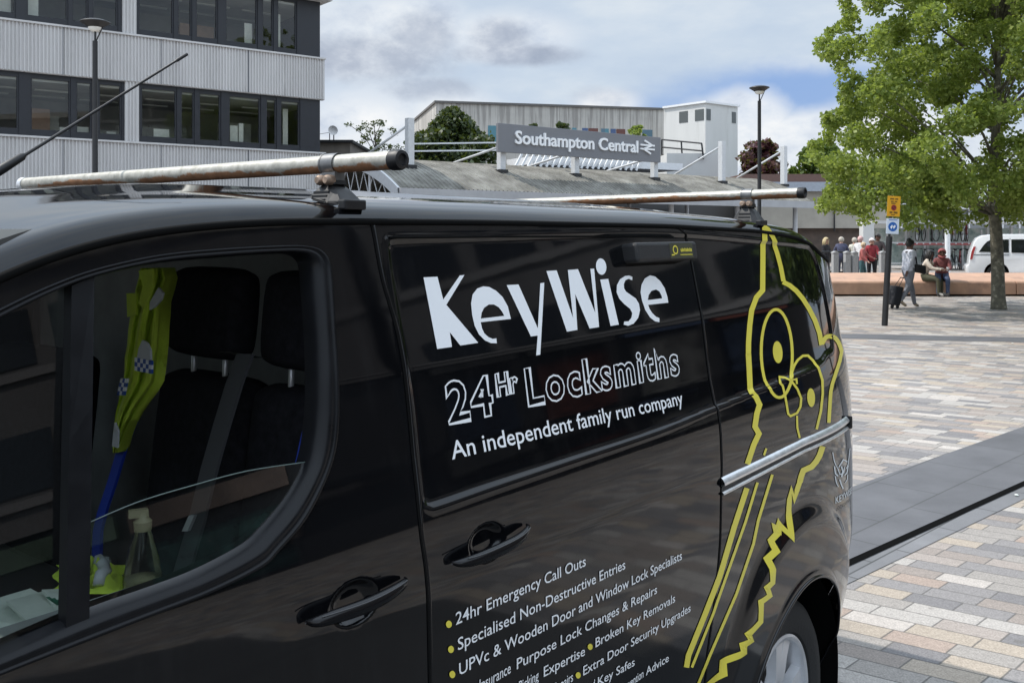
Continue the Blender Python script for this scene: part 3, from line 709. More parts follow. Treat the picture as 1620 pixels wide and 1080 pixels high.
def uz(px, py):
    px = np.asarray(px, float); py = np.asarray(py, float); k = (px-CX)/F; v = np.zeros_like(px)
    for _ in range(14):
        Y = (DV+v)/(SV-k*CV); u = Y*(CV+k*SV); z = H-(py-HY)/F*Y; v = .5*v+.5*Vbase(u, z)
    return u, z
def uzl(pts): p = np.array(pts, float); u, z = uz(p[:, 0], p[:, 1]); return np.stack([u, z], -1)
def ray_v(px, py, v): k = (px-CX)/F; Y = (DV+v)/(SV-k*CV); return Y*(CV+k*SV), H-(py-HY)/F*Y        # -> u, z
def ray_u(px, py, u): k = (px-CX)/F; Y = u/(CV+k*SV); return Y*(SV-k*CV)-DV, H-(py-HY)/F*Y          # -> v, z
def sdf(poly, U, Z):
    P = np.asarray(poly); d2 = np.full(U.shape, 1e9); ins = np.zeros(U.shape, bool); n = len(P)
    for i in range(n):
        a = P[i]; b = P[(i+1) % n]; e = b-a
        t = np.clip(((U-a[0])*e[0]+(Z-a[1])*e[1])/max(e@e, 1e-12), 0, 1)
        d2 = np.minimum(d2, (U-a[0]-t*e[0])**2+(Z-a[1]-t*e[1])**2)
        if a[1] != b[1]:
            c = ((a[1] > Z) != (b[1] > Z)) & (U < (b[0]-a[0])*(Z-a[1])/(b[1]-a[1])+a[0]); ins ^= c
    return np.where(ins, -1, 1)*np.sqrt(d2)
def catmull(pts, n=6, closed=False):
    P = [np.array(p, float) for p in pts]; out = []; k = len(P)
    for i in range(k if closed else k-1):
        p0 = P[(i-1) % k] if (i > 0 or closed) else P[0]; p1 = P[i]; p2 = P[(i+1) % k]; p3 = P[(i+2) % k] if (i+2 < k or closed) else P[-1]
        for j in range(n):
            t = j/n; out.append(.5*((2*p1)+(-p0+p2)*t+(2*p0-5*p1+4*p2-p3)*t*t+(-p0+3*p1-3*p2+p3)*t**3))
    if not closed: out.append(P[-1])
    return out
GUT = [(0, 437), (80, 405), (200, 373), (330, 357), (450, 351), (590, 351), (800, 353), (1060, 358), (1200, 366), (1260, 376), (1285, 388), (1297, 402)]
g = uzl(GUT); _gu = list(g[:, 0]); _gz = list(g[:, 1])
sl = (_gz[1]-_gz[0])/(_gu[1]-_gu[0])
for du in (.15, .35, .6, .95): 
    _gu.insert(0, g[0, 0]-du); _gz.insert(0, g[0, 1]-sl*du*(1.0+.25*du)-.10*du)
_gz = [max(z, 1.13) for z in _gz]
_gu = [-1.12, -.62]+_gu if _gu[0] > -.6 else [-1.12]+_gu; _gz = ([.98, 1.12] if len(_gu)-len(_gz) == 2 else [.98])+_gz
_gu += [3.72, 3.9]; _gz += [_gz[-1]-.05, _gz[-1]-.07]
_ug = np.arange(-1.2, 3.9, .01); _zg = np.interp(_ug, _gu, _gz); kk = np.exp(-.5*(np.arange(-15, 16)/5.)**2); kk /= kk.sum()
_zg = np.convolve(np.pad(_zg, 15, 'edge'), kk, 'valid')
def zgut(u): return np.interp(u, _ug, _zg)
UE = 3.70; UF = -1.05; ZB = .26
REC = uzl(catmull([(617, 404), (619, 389), (630, 381), (760, 377), (900, 372.5), (1060, 371), (1210, 383), (1270, 389), (1284, 396), (1296, 425), (1309, 480), (1318, 545), (1308, 560), (1290, 578), (1210, 612), (1127, 646),
                   (1041, 681), (900, 728), (770, 771), (695, 797), (680, 799), (671, 790), (665, 745), (652, 620), (632, 500)], 5, True))
HND = [((771, 857), .050, .033), ((562, 953), .050, .033)]
HNDC = [(uz(*c), a, b) for c, a, b in HND]
AR, AF, ZA, RA = 2.84, -.10, .355, .415
def feat(u, z):
    s = sdf(REC, u, z); h = .006*smooth(s, .003, -.007)-.0012*np.exp(-((s-.007)/.004)**2)
    for (c, a, b) in HNDC:
        r = np.sqrt(((u-c[0])/a)**2+((z-c[1])/b)**2); h = h+.014*np.sqrt(np.clip(1-smooth(r, .55, 1.02), 0, 1))*(r < 1.02)
    for ua in (AR, AF):
        r = np.hypot(u-ua, z-ZA); top = smooth(z, .30, .5)
        h = h-.022*smooth(r, .66, .57)*top-.006*smooth(r, .445, .425)
    h = h-.004*smooth(z, .40, .385)
    return h
def Vfull(u, z): return Vbase(u, z)+feat(np.asarray(u, float), np.asarray(z, float))
OUT = [(-60, 518), (0, 487), (75, 452), (150, 425), (250, 403), (350, 393), (450, 388), (488, 389), (508, 396), (520, 412), (525, 440), (530, 520), (535, 600), (535, 665), (529, 715), (512, 765), (481, 824), (440, 872), (412, 899), (333, 938), (250, 970), (150, 1009), (0, 1067), (-60, 1092)]
INN = [(-60, 540), (0, 508), (75, 470), (150, 441), (250, 418), (350, 408), (440, 402), (475, 403), (490, 410), (497, 425), (500, 460), (506, 540), (508, 610), (506, 670), (497, 728), (480, 765), (455, 803), (425, 838), (395, 866), (320, 906), (245, 935), (150, 969), (0, 1034), (-60, 1058)]
OUTC = np.array(catmull(OUT, 5)); INNC = np.array(catmull(INN, 5))
def path_uz(P): u, z = uz(P[:, 0], P[:, 1]); return np.stack([u, z], -1)
OU = path_uz(OUTC); IU = path_uz(INNC)
# carry the window forward out of frame to the mirror corner
fr_o = np.array([[.16, OU[0, 1]-.10], [.16, OU[-1, 1]+.005]]); fr_i = np.array([[.20, IU[0, 1]-.10], [.20, IU[-1, 1]+.006]])
OU = np.vstack([fr_o[:1], OU, fr_o[1:]]); IU = np.vstack([fr_i[:1], IU, fr_i[1:]])
HOLE = OU*.5+IU*.5
G1 = uzl([(586, 352), (590, 367), (604, 441), (627, 523), (643, 626), (653, 730), (664, 835), (673, 902), (677, 976), (679, 1080)])
G2 = uzl([(1066, 358), (1080, 366), (1090, 385), (1105, 460), (1120, 560), (1133, 640), (1139, 680), (1141, 754), (1139, 850), (1135, 902), (1128, 965), (1118, 1036)])
def gapf(G, zz):
    o = np.argsort(G[:, 1]); return np.interp(zz, G[o, 1], G[o, 0])

van = thing('locksmith_van', 'glossy black locksmith van with white lettering, yellow emblem and galvanised roof bars', 'van', tuple(vw(1.4, VC, 0)))
def gridmesh(name, Pts, mask, mat, parent, flip=False, smooth_=True):
    n, m = Pts.shape[:2]; idx = np.arange(n*m).reshape(n, m)
    q = np.stack([idx[:-1, :-1], idx[1:, :-1], idx[1:, 1:], idx[:-1, 1:]], -1)
    if flip: q = q[..., ::-1]
    q = q[mask].reshape(-1, 4) if mask is not None else q.reshape(-1, 4)
    used, inv = np.unique(q.ravel(), return_inverse=True); co = Pts.reshape(-1, 3)[used]-np.array(org(parent))
    me = bpy.data.meshes.new(name); me.vertices.add(len(used)); me.vertices.foreach_set('co', co.astype(np.float32).ravel())
    k = len(q); me.loops.add(4*k); me.polygons.add(k); me.loops.foreach_set('vertex_index', inv.astype(np.int32))
    me.polygons.foreach_set('loop_start', np.arange(0, 4*k, 4, dtype=np.int32)); me.polygons.foreach_set('use_smooth', np.full(k, smooth_))
    me.materials.append(mat); me.update(calc_edges=True); me.validate()
    o = bpy.data.objects.new(name, me); COL.objects.link(o); o.parent = parent; ORG[o.name] = org(parent); return o
us = np.arange(UF, UE+.001, .0045); ws = np.linspace(0, 1, 380)
U, Wg = np.meshgrid(us, ws, indexing='ij'); Z = ZB+(zgut(U)-ZB)*Wg
PTS = vw(U, Vfull(U, Z), Z)
Uc = .25*(U[:-1, :-1]+U[1:, :-1]+U[1:, 1:]+U[:-1, 1:]); Zc = .25*(Z[:-1, :-1]+Z[1:, :-1]+Z[1:, 1:]+Z[:-1, 1:])
hole = sdf(HOLE, Uc, Zc) < 0
archcut = (np.hypot(Uc-AR, Zc-ZA) < RA) | (np.hypot(Uc-AF, Zc-ZA) < RA)
g1 = gapf(G1, Zc); g2 = gapf(G2, Zc); gfr = np.full_like(Zc, .0)+.10*(Zc > 1.1)*0+.28*(Zc < 1.12)+.0
gfr = np.where(Zc < 1.1, .34, .10)
ok = ~hole & ~archcut
side_fender = gridmesh('front_wing', PTS, ok & (Uc < gfr), M['paint'], van, flip=True)
front_door = gridmesh('front_door', PTS, ok & (Uc >= gfr) & (Uc < g1), M['paint'], van, flip=True)
slide_door = gridmesh('sliding_door', PTS, ok & (Uc >= g1) & (Uc < g2), M['paint'], van, flip=True)
quarter = gridmesh('rear_quarter', PTS, ok & (Uc >= g2), M['paint'], van, flip=True)
# far side, plain
cu = np.append(us[::10], UE); cw = np.append(ws[::10], 1.0); U2, W2 = np.meshgrid(cu, cw, indexing='ij'); Z2 = ZB+(zgut(U2)-ZB)*W2
_uf, _zf = U2[:-1, :-1], Z2[:-1, :-1]
farwin = (_uf > .25) & (_uf < .90) & (_zf > 1.36) & (_zf < 1.80)
far = gridmesh('far_side', vw(U2, 2*VC-Vbase(U2, Z2), Z2), ~(farwin | (np.hypot(U2[:-1, :-1]-AR, Z2[:-1, :-1]-ZA) < RA) | (np.hypot(U2[:-1, :-1]-AF, Z2[:-1, :-1]-ZA) < RA)), M['paint'], van)
gridmesh('far_window', vw(U2, 2*VC-Vbase(U2, Z2)-.012, Z2), farwin, M['glass_van'], van)
# roof, windscreen and bonnet share one lofted skin
off = [(0, 0), (.005, .010), (.013, .021), (.025, .029), (.042, .0345), (.07, .0395), (.12, .046), (.2, .054), (.3, .060)]
ru = np.arange(UF, UE+.06, .02); hv = VC
rows = []
for u in ru:
    uc = min(u, UE); zg = float(zgut(uc)); vg = float(Vbase(uc, zg)); k = float(1-.55*smooth(u, 3.42, 3.70)); kf = float(smooth(u, -.45, .3)); k *= .45+.55*kf
    half = [(vg+a, zg+b*k-float(.03*smooth(u, 3.6, 3.76))) for a, b in off]
    vv = np.linspace(vg+.36, hv, 46)
    for v in vv:
        z = zg+(.0615+.011*(1-((v-hv)/hv)**2))*k-float(.03*smooth(u, 3.6, 3.76))
        rib = .005*(0.5+.5*math.cos((v-hv)*2*math.pi/.155))*float(smooth(u, .75, .95)*smooth(u, 3.3, 3.1))
        half.append((v, z+rib))
    full = half+[(2*hv-v, z) for v, z in reversed(half[:-1])]
    rows.append(vw([u]*len(full), [p[0] for p in full], [p[1] for p in full]))
RP = np.stack(rows); rc = .5*(ru[:-1]+ru[1:])[:, None]*np.ones((1, RP.shape[1]-1)); ci = np.arange(RP.shape[1]-1)[None, :]*np.ones((len(ru)-1, 1))
glassm = (rc < .40) & (rc > -.55) & (ci > 5) & (ci < RP.shape[1]-7)
gridmesh('roof', RP, (rc >= -.55) & ~glassm, M['paint'], van)
gridmesh('windscreen', RP, glassm, M['glass_van'], van)
gridmesh('bonnet', RP, rc < -.55, M['paint'], van)
# front and rear closing panels
def endcap(name, u0, du, s):
    zr = np.linspace(0, 1, 60); tt = np.linspace(0, 1, 14); zt = float(zgut(u0))
    tt = np.concatenate([tt, 2-tt[-2::-1]])
    A = np.zeros((60, len(tt), 3))
    for i, a in enumerate(zr):
        z = ZB+(zt+.03-ZB)*a; vg = float(Vfull(u0, min(z, zt)))
        f = np.where(tt <= 1, tt, 2-tt); v = np.where(tt <= 1, vg+(VC-vg)*f, 2*VC-vg-(VC-vg)*f)
        A[i] = vw(u0+s*du*(1-(1-f)**4), v, z)
    return gridmesh(name, A, None, M['paint'], van, flip=(s < 0))
endcap('rear_doors', UE, .08, 1); endcap('front_panel', UF, .14, -1)
mb = MB(); c = W(1.3, VC, .34); mb.obox(c, UD*2.3, VD*.72, (0, 0, .06)); mb.build('underbody', M['gap'], van)
def on_side(u, z, o=0.): return Vector(vw(u, Vfull(u, z)-o, z).tolist())
def strip_on(name, uzp, width, mat, parent, lift=.0012, closed=False):    # ribbon of constant width on the bodywork
    P = np.array(uzp); n = len(P); T = np.gradient(P, axis=0); T /= np.linalg.norm(T, axis=1)[:, None]+1e-9; N = np.stack([-T[:, 1], T[:, 0]], -1)
    mb = MB(); A = P+N*width/2; B = P-N*width/2
    va = vw(A[:, 0], Vfull(A[:, 0], A[:, 1])-lift, A[:, 1]); vb = vw(B[:, 0], Vfull(B[:, 0], B[:, 1])-lift, B[:, 1])
    mb.add([tuple(p) for p in np.vstack([va, vb])], [(i, i+1, n+i+1, n+i) for i in range(n-1)]); return mb.build(name, mat, parent, fix=False)
def dense(P, n=200):
    P = np.array(P); d = np.r_[0, np.cumsum(np.linalg.norm(np.diff(P, axis=0), axis=1))]; t = np.linspace(0, d[-1], n)
    return np.stack([np.interp(t, d, P[:, 0]), np.interp(t, d, P[:, 1])], -1)
ext = lambda G: np.vstack([G, [[G[-1, 0]-.01, .30]]])
strip_on('door_gap', dense(ext(np.array(catmull(G1, 4)))), .0048, M['gap'], front_door)
strip_on('door_gap', dense(ext(np.array(catmull(G2, 4)))), .0055, M['gap'], slide_door)
# highlight bead beside the gaps: rolled door edges
for G, pr in ((G1, front_door), (G2, slide_door)):
    Q = dense(ext(np.array(catmull(G, 4)))); mb = MB(); mb.tube([on_side(u+.007, z, -.001) for u, z in Q], .0028, 6); mb.build('door_edge', M['paint'], pr, smooth=True, fix=False)
gu = np.arange(-.5, 3.62, .02); mb = MB(); mb.tube([on_side(u, float(zgut(u)), .000) for u in gu], .0065, 6); mb.build('roof_gutter', M['gap'], van, smooth=True)
mb = MB(); mb.tube([on_side(u, float(zgut(u))-.028, .001) for u in np.arange(1.2, 2.27, .02)], .0022, 6); mb.build('door_top_gap', M['gap'], slide_door, smooth=True)
# window surround
def window_trim():
    n = len(OU); A = OU; B = IU; prof = [(0, .0, -.001), (.06, .0, .005), (.2, .0, .004), (.26, .0, .001), (.45, .0, .0055), (.7, .0, .004), (.86, .0, -.006), (1, .0, -.014), (1.0, 0, -.04)]
    G = np.zeros((n, len(prof), 3))
    for j, (t, _, o) in enumerate(prof):
        P = A*(1-t)+B*t; G[:, j] = vw(P[:, 0], Vbase(P[:, 0], P[:, 1])-o, P[:, 1])
    return gridmesh('window_trim', G, None, M['rubber'], front_door)
window_trim()
def poly_inset(name, pts, mat, parent, v_off, thick=0., dens=None):
    P = uzl(pts); mb = MB(); a = [Vector(vw(u, Vbase(u, z)+v_off, z).tolist()) for u, z in P]
    if thick: 
        b = [p+VD*thick for p in a]; n = len(a); mb.add(a+b, [tuple(range(n)), tuple(range(2*n-1, n-1, -1))]+[(i, (i+1) % n, n+(i+1) % n, n+i) for i in range(n)])
    else: mb.add(a, [tuple(range(len(a)))])
    return mb.build(name, mat, parent)
IP = [tuple(p) for p in INNC]
lower = [p for p in IP[len(IP)//2:] if p[1] > 735 and p[0] > 140]
gl = [(140, 836), (150, 832), (230, 798), (318, 771), (404, 748), (500, 733)]+lower
def tri_poly(name, pts, mat, parent, o, samp=12.):
    P = np.array(pts); return decal_polys(name, [P], mat, parent, -o, samp)
def decal_polys(name, loops, mat, parent, lift=.0014, samp=7., space='px', surf=None):
    surf = surf or Vfull
    bm = bmesh.new(); ed = []
    for lp in loops:
        lp = np.array(lp, float); vs = []; n = len(lp)
        for i in range(n):
            a, b = lp[i], lp[(i+1) % n]; k = max(1, int(np.linalg.norm(b-a)/samp))
            for j in range(k): vs.append(bm.verts.new((*(a+(b-a)*j/k), 0)))
        for i in range(len(vs)): ed.append(bm.edges.new((vs[i], vs[(i+1) % len(vs)])))
    bmesh.ops.triangle_fill(bm, use_beauty=True, use_dissolve=False, edges=ed)
    bm.verts.ensure_lookup_table(); bm.verts.index_update()
    co = np.array([v.co[:2] for v in bm.verts]); fs = [tuple(v.index for v in f.verts) for f in bm.faces]; bm.free()
    if space == 'px': u, z = uz(co[:, 0], co[:, 1])
    else: u, z = co[:, 0], co[:, 1]
    mb = MB(); mb.add([tuple(p) for p in vw(u, surf(u, z)-lift, z)], fs); return mb.build(name, mat, parent, fix=False)
flat_v = lambda u, z: .0262+(np.asarray(z)-1.368)*.205+0*np.asarray(u)      # the panes are flat
decal_polys('door_glass', [gl], M['glass_van'], front_door, -.022, 14, surf=flat_v)
P_ = uzl(catmull([(150, 832), (230, 798), (318, 771), (404, 748), (500, 733)], 5)); mb = MB(); mb.tube([Vector(vw(u, flat_v(u, z)+.021, z).tolist()) for u, z in P_], .0009, 6); mb.build('glass_edge', pbr('glass_edge', (.10, .14, .13), .35), front_door, smooth=True)
qg = [p for p in IP if p[0] < 118 and p[1] < 600]+[(118, 470), (112, 700), (107, 985)]+[p for p in IP if p[0] < 106 and p[1] > 900]
qg = [(-60, 545), (0, 512), (75, 474), (118, 455), (112, 700), (107, 985), (0, 1030), (-60, 1054)]
decal_polys('quarter_glass', [qg], M['glass_van'], front_door, -.022, 14, surf=flat_v)
poly_inset('window_divider', [(116, 452), (152, 436), (149, 640), (144, 988), (107, 1000), (112, 700)], M['rubber'], front_door, .004, .02)

# handles
M['rail_grey'] = pbr('grey_trim', (.07, .07, .072), .35, .3)
M['handle'] = pbr('handle_paint', (.004, .004, .005), .16, spec=.45)
def handle(px_pts, parent, name='door_handle'):
    P = uzl(catmull(px_pts, 6)); n = len(P); m = 10; G = np.zeros((n, m+1, 3))
    for i, (u, z) in enumerate(P):
        t = i/(n-1); bul = .006+.026*math.sin(math.pi*min(1, max(0, t)))**.55; tap = (max(0.02, math.sin(math.pi*t)))**.35
        for j in range(m+1):
            a = 2*math.pi*j/m; G[i, j] = vw(u, Vbase(u, z)-bul-.009*tap*math.cos(a), z+.0118*tap*math.sin(a))
    h = gridmesh(name, G, None, M['handle'], parent)
    mb = MB(); mb.tube([Vector(vw(u, Vbase(u, z)-(.006+.026*math.sin(math.pi*i/(n-1))**.55)-.009, z+.009).tolist()) for i, (u, z) in enumerate(P) if 2 < i < n-3], .0011, 6); mb.build('handle_trim', M['rail_grey'], h)
handle([(711, 889), (735, 879), (772, 862), (805, 846), (829, 829)], slide_door)
handle([(479, 982), (505, 969), (558, 949), (605, 928), (636, 913)], front_door)
# bright slide rail across the rear quarter
def rail():
    T = uzl([(1140, 755), (1200, 727), (1270, 693), (1338, 658)]); B = uzl([(1141, 783), (1200, 752), (1270, 715), (1341, 676)])
    n = 60; T = dense(T, n); B = dense(B, n)
    def loft(name, prof, mat):
        G = np.zeros((n, len(prof), 3))
        for j, (t, o) in enumerate(prof):
            P = T*(1-t)+B*t; G[:, j] = vw(P[:, 0], Vbase(P[:, 0], P[:, 1])-o, P[:, 1])
        return gridmesh(name, G, None, mat, van)
    loft('slide_rail', [(0, -.004), (.02, .002), (.10, .006), (.22, .010), (.36, .012), (.45, .011), (.47, .007), (.47, 0)], M['chrome'])
    loft('rail_groove', [(.46, .006), (.6, .002), (.82, .002), (.84, .0)], M['plastic'])
    loft('rail_lip', [(.80, .0), (.83, .004), (.9, .008), (.98, .008), (1.0, -.002)], M['chrome'])
    mb = MB(); e = .5*(T[-1]+B[-1]); p = on_side(e[0], e[1], .008); mb.obox(p, UD*.006, VD*.012, (0, 0, .022)); mb.build('rail_end', M['plastic'], van, bevel=.004)
rail()
# black lock box at the top of the sliding door
lk = uzl([(988, 386), (1083, 382), (1086, 411), (990, 417)]); lu0, lu1 = lk[[0, 3], 0].mean(), lk[[1, 2], 0].mean(); lz0, lz1 = lk[[2, 3], 1].mean(), lk[[0, 1], 1].mean()
mb = MB(); lc = on_side((lu0+lu1)/2, (lz0+lz1)/2, .016); tilt = (VD*.13+UP).normalized()
mb.obox(lc, UD*(lu1-lu0)/2, (VD-UP*.13).normalized()*.026, tilt*(lz1-lz0)/2); lock = mb.build('lock_box', M['plastic_rough'], slide_door, bevel=.008)
mb = MB(); fcx = lc-(VD-UP*.13).normalized()*.0265
def lkp(a, b): return fcx+UD*a*(lu1-lu0)/2+tilt*b*(lz1-lz0)/2
def quad(mb, a0, a1, b0, b1): mb.add([lkp(a0, b0), lkp(a1, b0), lkp(a1, b1), lkp(a0, b1)], [(0, 1, 2, 3)])
quad(mb, .02, .82, -.8, .8); mb.build('label_plate', M['grey_vinyl'] if False else pbr('lock_label', (.05, .052, .03), .5), lock, fix=False)
fcx = fcx-(VD-UP*.13).normalized()*.0008; mb = MB()
for a in range(9): quad(mb, .38+a*.045, .41+a*.045, -.12, .18+.08*(a % 2))
for a in range(10): quad(mb, .36+a*.043, .385+a*.043, -.52, -.38)
for k in range(10):
    a = 2*math.pi*k/10; b = 2*math.pi*(k+1)/10
    mb.add([lkp(.2+.09*math.cos(t)*r, .1+.5*math.sin(t)*r) for t, r in ((a, 1), (b, 1), (b, .7), (a, .7))], [(0, 1, 2, 3)])
quad(mb, .06, .16, -.5, -.36)
mb.build('label_print', M['yellow_vinyl'], lock, fix=False)

# ---- lettering
def crop(pts, ox, oy, s): return [(ox+x/s, oy+y/s) for x, y in pts]
kw = lambda pts: crop(pts, 660, 400, 3.682)
def ell(cx, cy, rx, ry, rot=0, n=28): 
    c, s = math.cos(rot), math.sin(rot); return [(cx+rx*math.cos(t)*c-ry*math.sin(t)*s, cy+rx*math.cos(t)*s+ry*math.sin(t)*c) for t in np.linspace(0, 2*math.pi, n, endpoint=False)]
cm = lambda pts: catmull(pts, 4, True)
LET = [[[(47, 143), (128, 139), (162, 272), (258, 132), (285, 129), (180, 303), (366, 524), (262, 540), (200, 462), (213, 548), (127, 560)]],
       [[(556, 385), (380, 404), (388, 440), (402, 470), (425, 491), (450, 501), (471, 498), (474, 527), (440, 526), (405, 510), (370, 475), (345, 425), (330, 360), (324, 295), (333, 242), (360, 208), (395, 195), (430, 199), (470, 221), (508, 258), (538, 312)],
        [(381, 383), (385, 350), (400, 320), (427, 301), (457, 301), (485, 317), (505, 343), (518, 367)]],
       [[(531, 188), (600, 184), (713, 440), (727, 177), (750, 174), (727, 593), (703, 598), (712, 482), (672, 487)]],
       [[(762, 106), (822, 102), (918, 380), (887, 100), (946, 95), (1047, 350), (1018, 93), (1040, 92), (1069, 432), (1014, 441), (930, 240), (943, 449), (882, 459)]],
       [[(1075, 156), (1122, 152), (1184, 418), (1136, 426)]], [ell(1081, 80, 30, 48, -.12)],
       [[(1263, 140), (1262, 160), (1240, 151), (1222, 160), (1213, 182), (1215, 208), (1226, 226), (1250, 243), (1283, 266), (1301, 296), (1307, 335), (1297, 378), (1270, 412), (1238, 425), (1212, 418), (1216, 400), (1240, 399), (1257, 378), (1262, 352), (1250, 326), (1217, 300), (1187, 268), (1171, 230), (1173, 188), (1191, 154), (1220, 135), (1245, 132)]],
       [[(1472, 290), (1355, 303), (1362, 325), (1378, 350), (1400, 372), (1420, 380), (1420, 403), (1395, 399), (1365, 376), (1338, 333), (1319, 278), (1310, 230), (1316, 185), (1335, 149), (1365, 131), (1395, 138), (1425, 165), (1450, 205), (1465, 250)],
        [(1352, 275), (1357, 246), (1374, 221), (1400, 213), (1420, 225), (1432, 248), (1436, 265)]]]
mbL = []
for L in LET: decal_polys('name_letter', [kw(l) for l in L], M['white_vinyl'], slide_door, .0016, 6)
def text_uz(txt, p0, p1, cap_px, parent, name, mat, offset=.0, outline=0., capr=.73, shear=0., space=1.):
    (u0, u1), (z0, z1) = uz([p0[0], p1[0]], [p0[1], p1[1]])
    _, zc = uz([p0[0]], [p0[1]-cap_px]); hcap = float(zc[0]-z0)
    V, Fc = text_mesh(txt, offset, 3, space); x0, x1 = V[:, 0].min(), V[:, 0].max()
    def mp(P): P = np.asarray(P); a = (P[:, 0]-x0)/(x1-x0); return u0+(u1-u0)*a+shear*P[:, 1], z0+(z1-z0)*a+P[:, 1]/capr*hcap
    mb = MB()
    if not outline:
        u, z = mp(V); mb.add([tuple(p) for p in vw(u, Vfull(u, z)-.0016, z)], Fc)
    else:
        loops_ = []
        for i_c, ch_c in enumerate(txt):                       # each glyph on its own, so neighbours never merge
            Vc, Fcc = text_mesh(ch_c, offset, 3); Vp, _ = text_mesh(txt[:i_c+1], offset, 3, space); dx = Vp[:, 0].max()-Vc[:, 0].max()
            loops_ += [[(x+dx, y) for x, y in lq] for lq in boundary_loops(Vc, Fcc)]
        for lpn in loops_:
            u, z = mp(np.array(lpn)); Q = np.stack([u, z], -1)
            # drop near duplicate points
            keep = [0]
            for i in range(1, len(Q)):
                if np.linalg.norm(Q[i]-Q[keep[-1]]) > .0006: keep.append(i)
            Q = Q[keep]; n = len(Q)
            T = np.roll(Q, -1, 0)-np.roll(Q, 1, 0); T /= np.linalg.norm(T, axis=1)[:, None]+1e-9; N = np.stack([-T[:, 1], T[:, 0]], -1)
            e1 = np.roll(Q, -1, 0)-Q; e1 /= np.linalg.norm(e1, axis=1)[:, None]+1e-9; cs = np.clip((T*e1).sum(1), .45, 1); N /= cs[:, None]
            A = Q+N*outline/2; B = Q-N*outline/2
            va = vw(A[:, 0], Vfull(A[:, 0], A[:, 1])-.0016, A[:, 1]); vb = vw(B[:, 0], Vfull(B[:, 0], B[:, 1])-.0016, B[:, 1])
            mb.add([tuple(p) for p in np.vstack([va, vb])], [(i, (i+1) % n, n+(i+1) % n, n+i) for i in range(n)])
    return mb.build(name, mat, parent, fix=False)
wv = M['white_vinyl']
text_uz('24', (713, 669), (784.6, 654), 67, slide_door, 'trade_lettering', wv, .028, .0036, space=1.1)
text_uz('Hr', (790, 627), (823, 619), 37, slide_door, 'trade_lettering', wv, .028, .0034)
text_uz('Locksmiths', (839, 641), (1078, 591), 61, slide_door, 'trade_lettering', wv, .026, .0036, space=1.16)
text_uz('An independent family run company', (718.5, 727), (1084, 639), 31, slide_door, 'motto_lettering', wv, .006)
LIST = [('24hr Emergency Call Outs', (720.2, 987.6), (925.8, 894), 20.5), ('Specialised Non-Destructive Entries', (723.5, 1027.8), (988.3, 898.8), 20.5),
        ('UPVc & Wooden Door and Window Lock Specialists', (725.6, 1067.2), (1077.9, 883.9), 20.5), ('Purpose Lock Changes & Repairs', (816.6, 1057.7), (1038.5, 937.4), 18),
        ('Expertise', (859.3, 1069.7), (924.4, 1035.2), 17), ('Broken Key Removals', (941.3, 1023), (1067, 951), 15.5), ('Extra Door Security Upgrades', (921.7, 1067.8), (1091.5, 966), 15.5),
        ('Key Safes', (945, 1084), (1003, 1051.5), 14.5), ('Advice', (1020.9, 1067.8), (1057, 1044.7), 13.5)]
for t, a, b, c in LIST: text_uz(t, a, b, c, slide_door, 'service_lettering', wv, .004)
def before(txt, p1, ref, cap):   # text that ends at p1, set with the letter width of a reference pixel pitch
    (ua,), (za,) = uz([p1[0]], [p1[1]]); V, _ = text_mesh(txt); w = (V[:, 0].max()-V[:, 0].min())*ref
    return ua-w, za
def text_left(txt, p_end, cap_px):
    (u1,), (z1,) = uz([p_end[0]], [p_end[1]]); _, zc = uz([p_end[0]], [p_end[1]-cap_px]); hc = float(zc[0]-z1)
    V, Fc = text_mesh(txt, .004); w = hc/.73*.80; x1 = V[:, 0].max(); u = u1+(V[:, 0]-x1)*w; z = z1+V[:, 1]/.73*hc
    mb = MB(); mb.add([tuple(p) for p in vw(u, Vfull(u, z)-.0016, z)], Fc); mb.build('service_lettering', wv, slide_door, fix=False)
text_left('Insurance', (807, 1063), 18.5); text_left('Lock Picking', (851, 1074), 17); text_left('Door Repairs', (905.4, 1076), 16); text_left('Locks and', (940, 1087), 15); text_left('Crime Prevention', (1017, 1070), 14)
for (x, y), r in (((709, 986.3), 4.6), ((712.3, 1026), 4.6), ((714.5, 1065.6), 4.6), ((932.6, 1022), 3.9), ((913.6, 1067), 4.)):
    decal_polys('list_dot', [ell(x, y, r, r*1.25, 0, 18)], M['yellow_vinyl'], slide_door, .0018, 20)

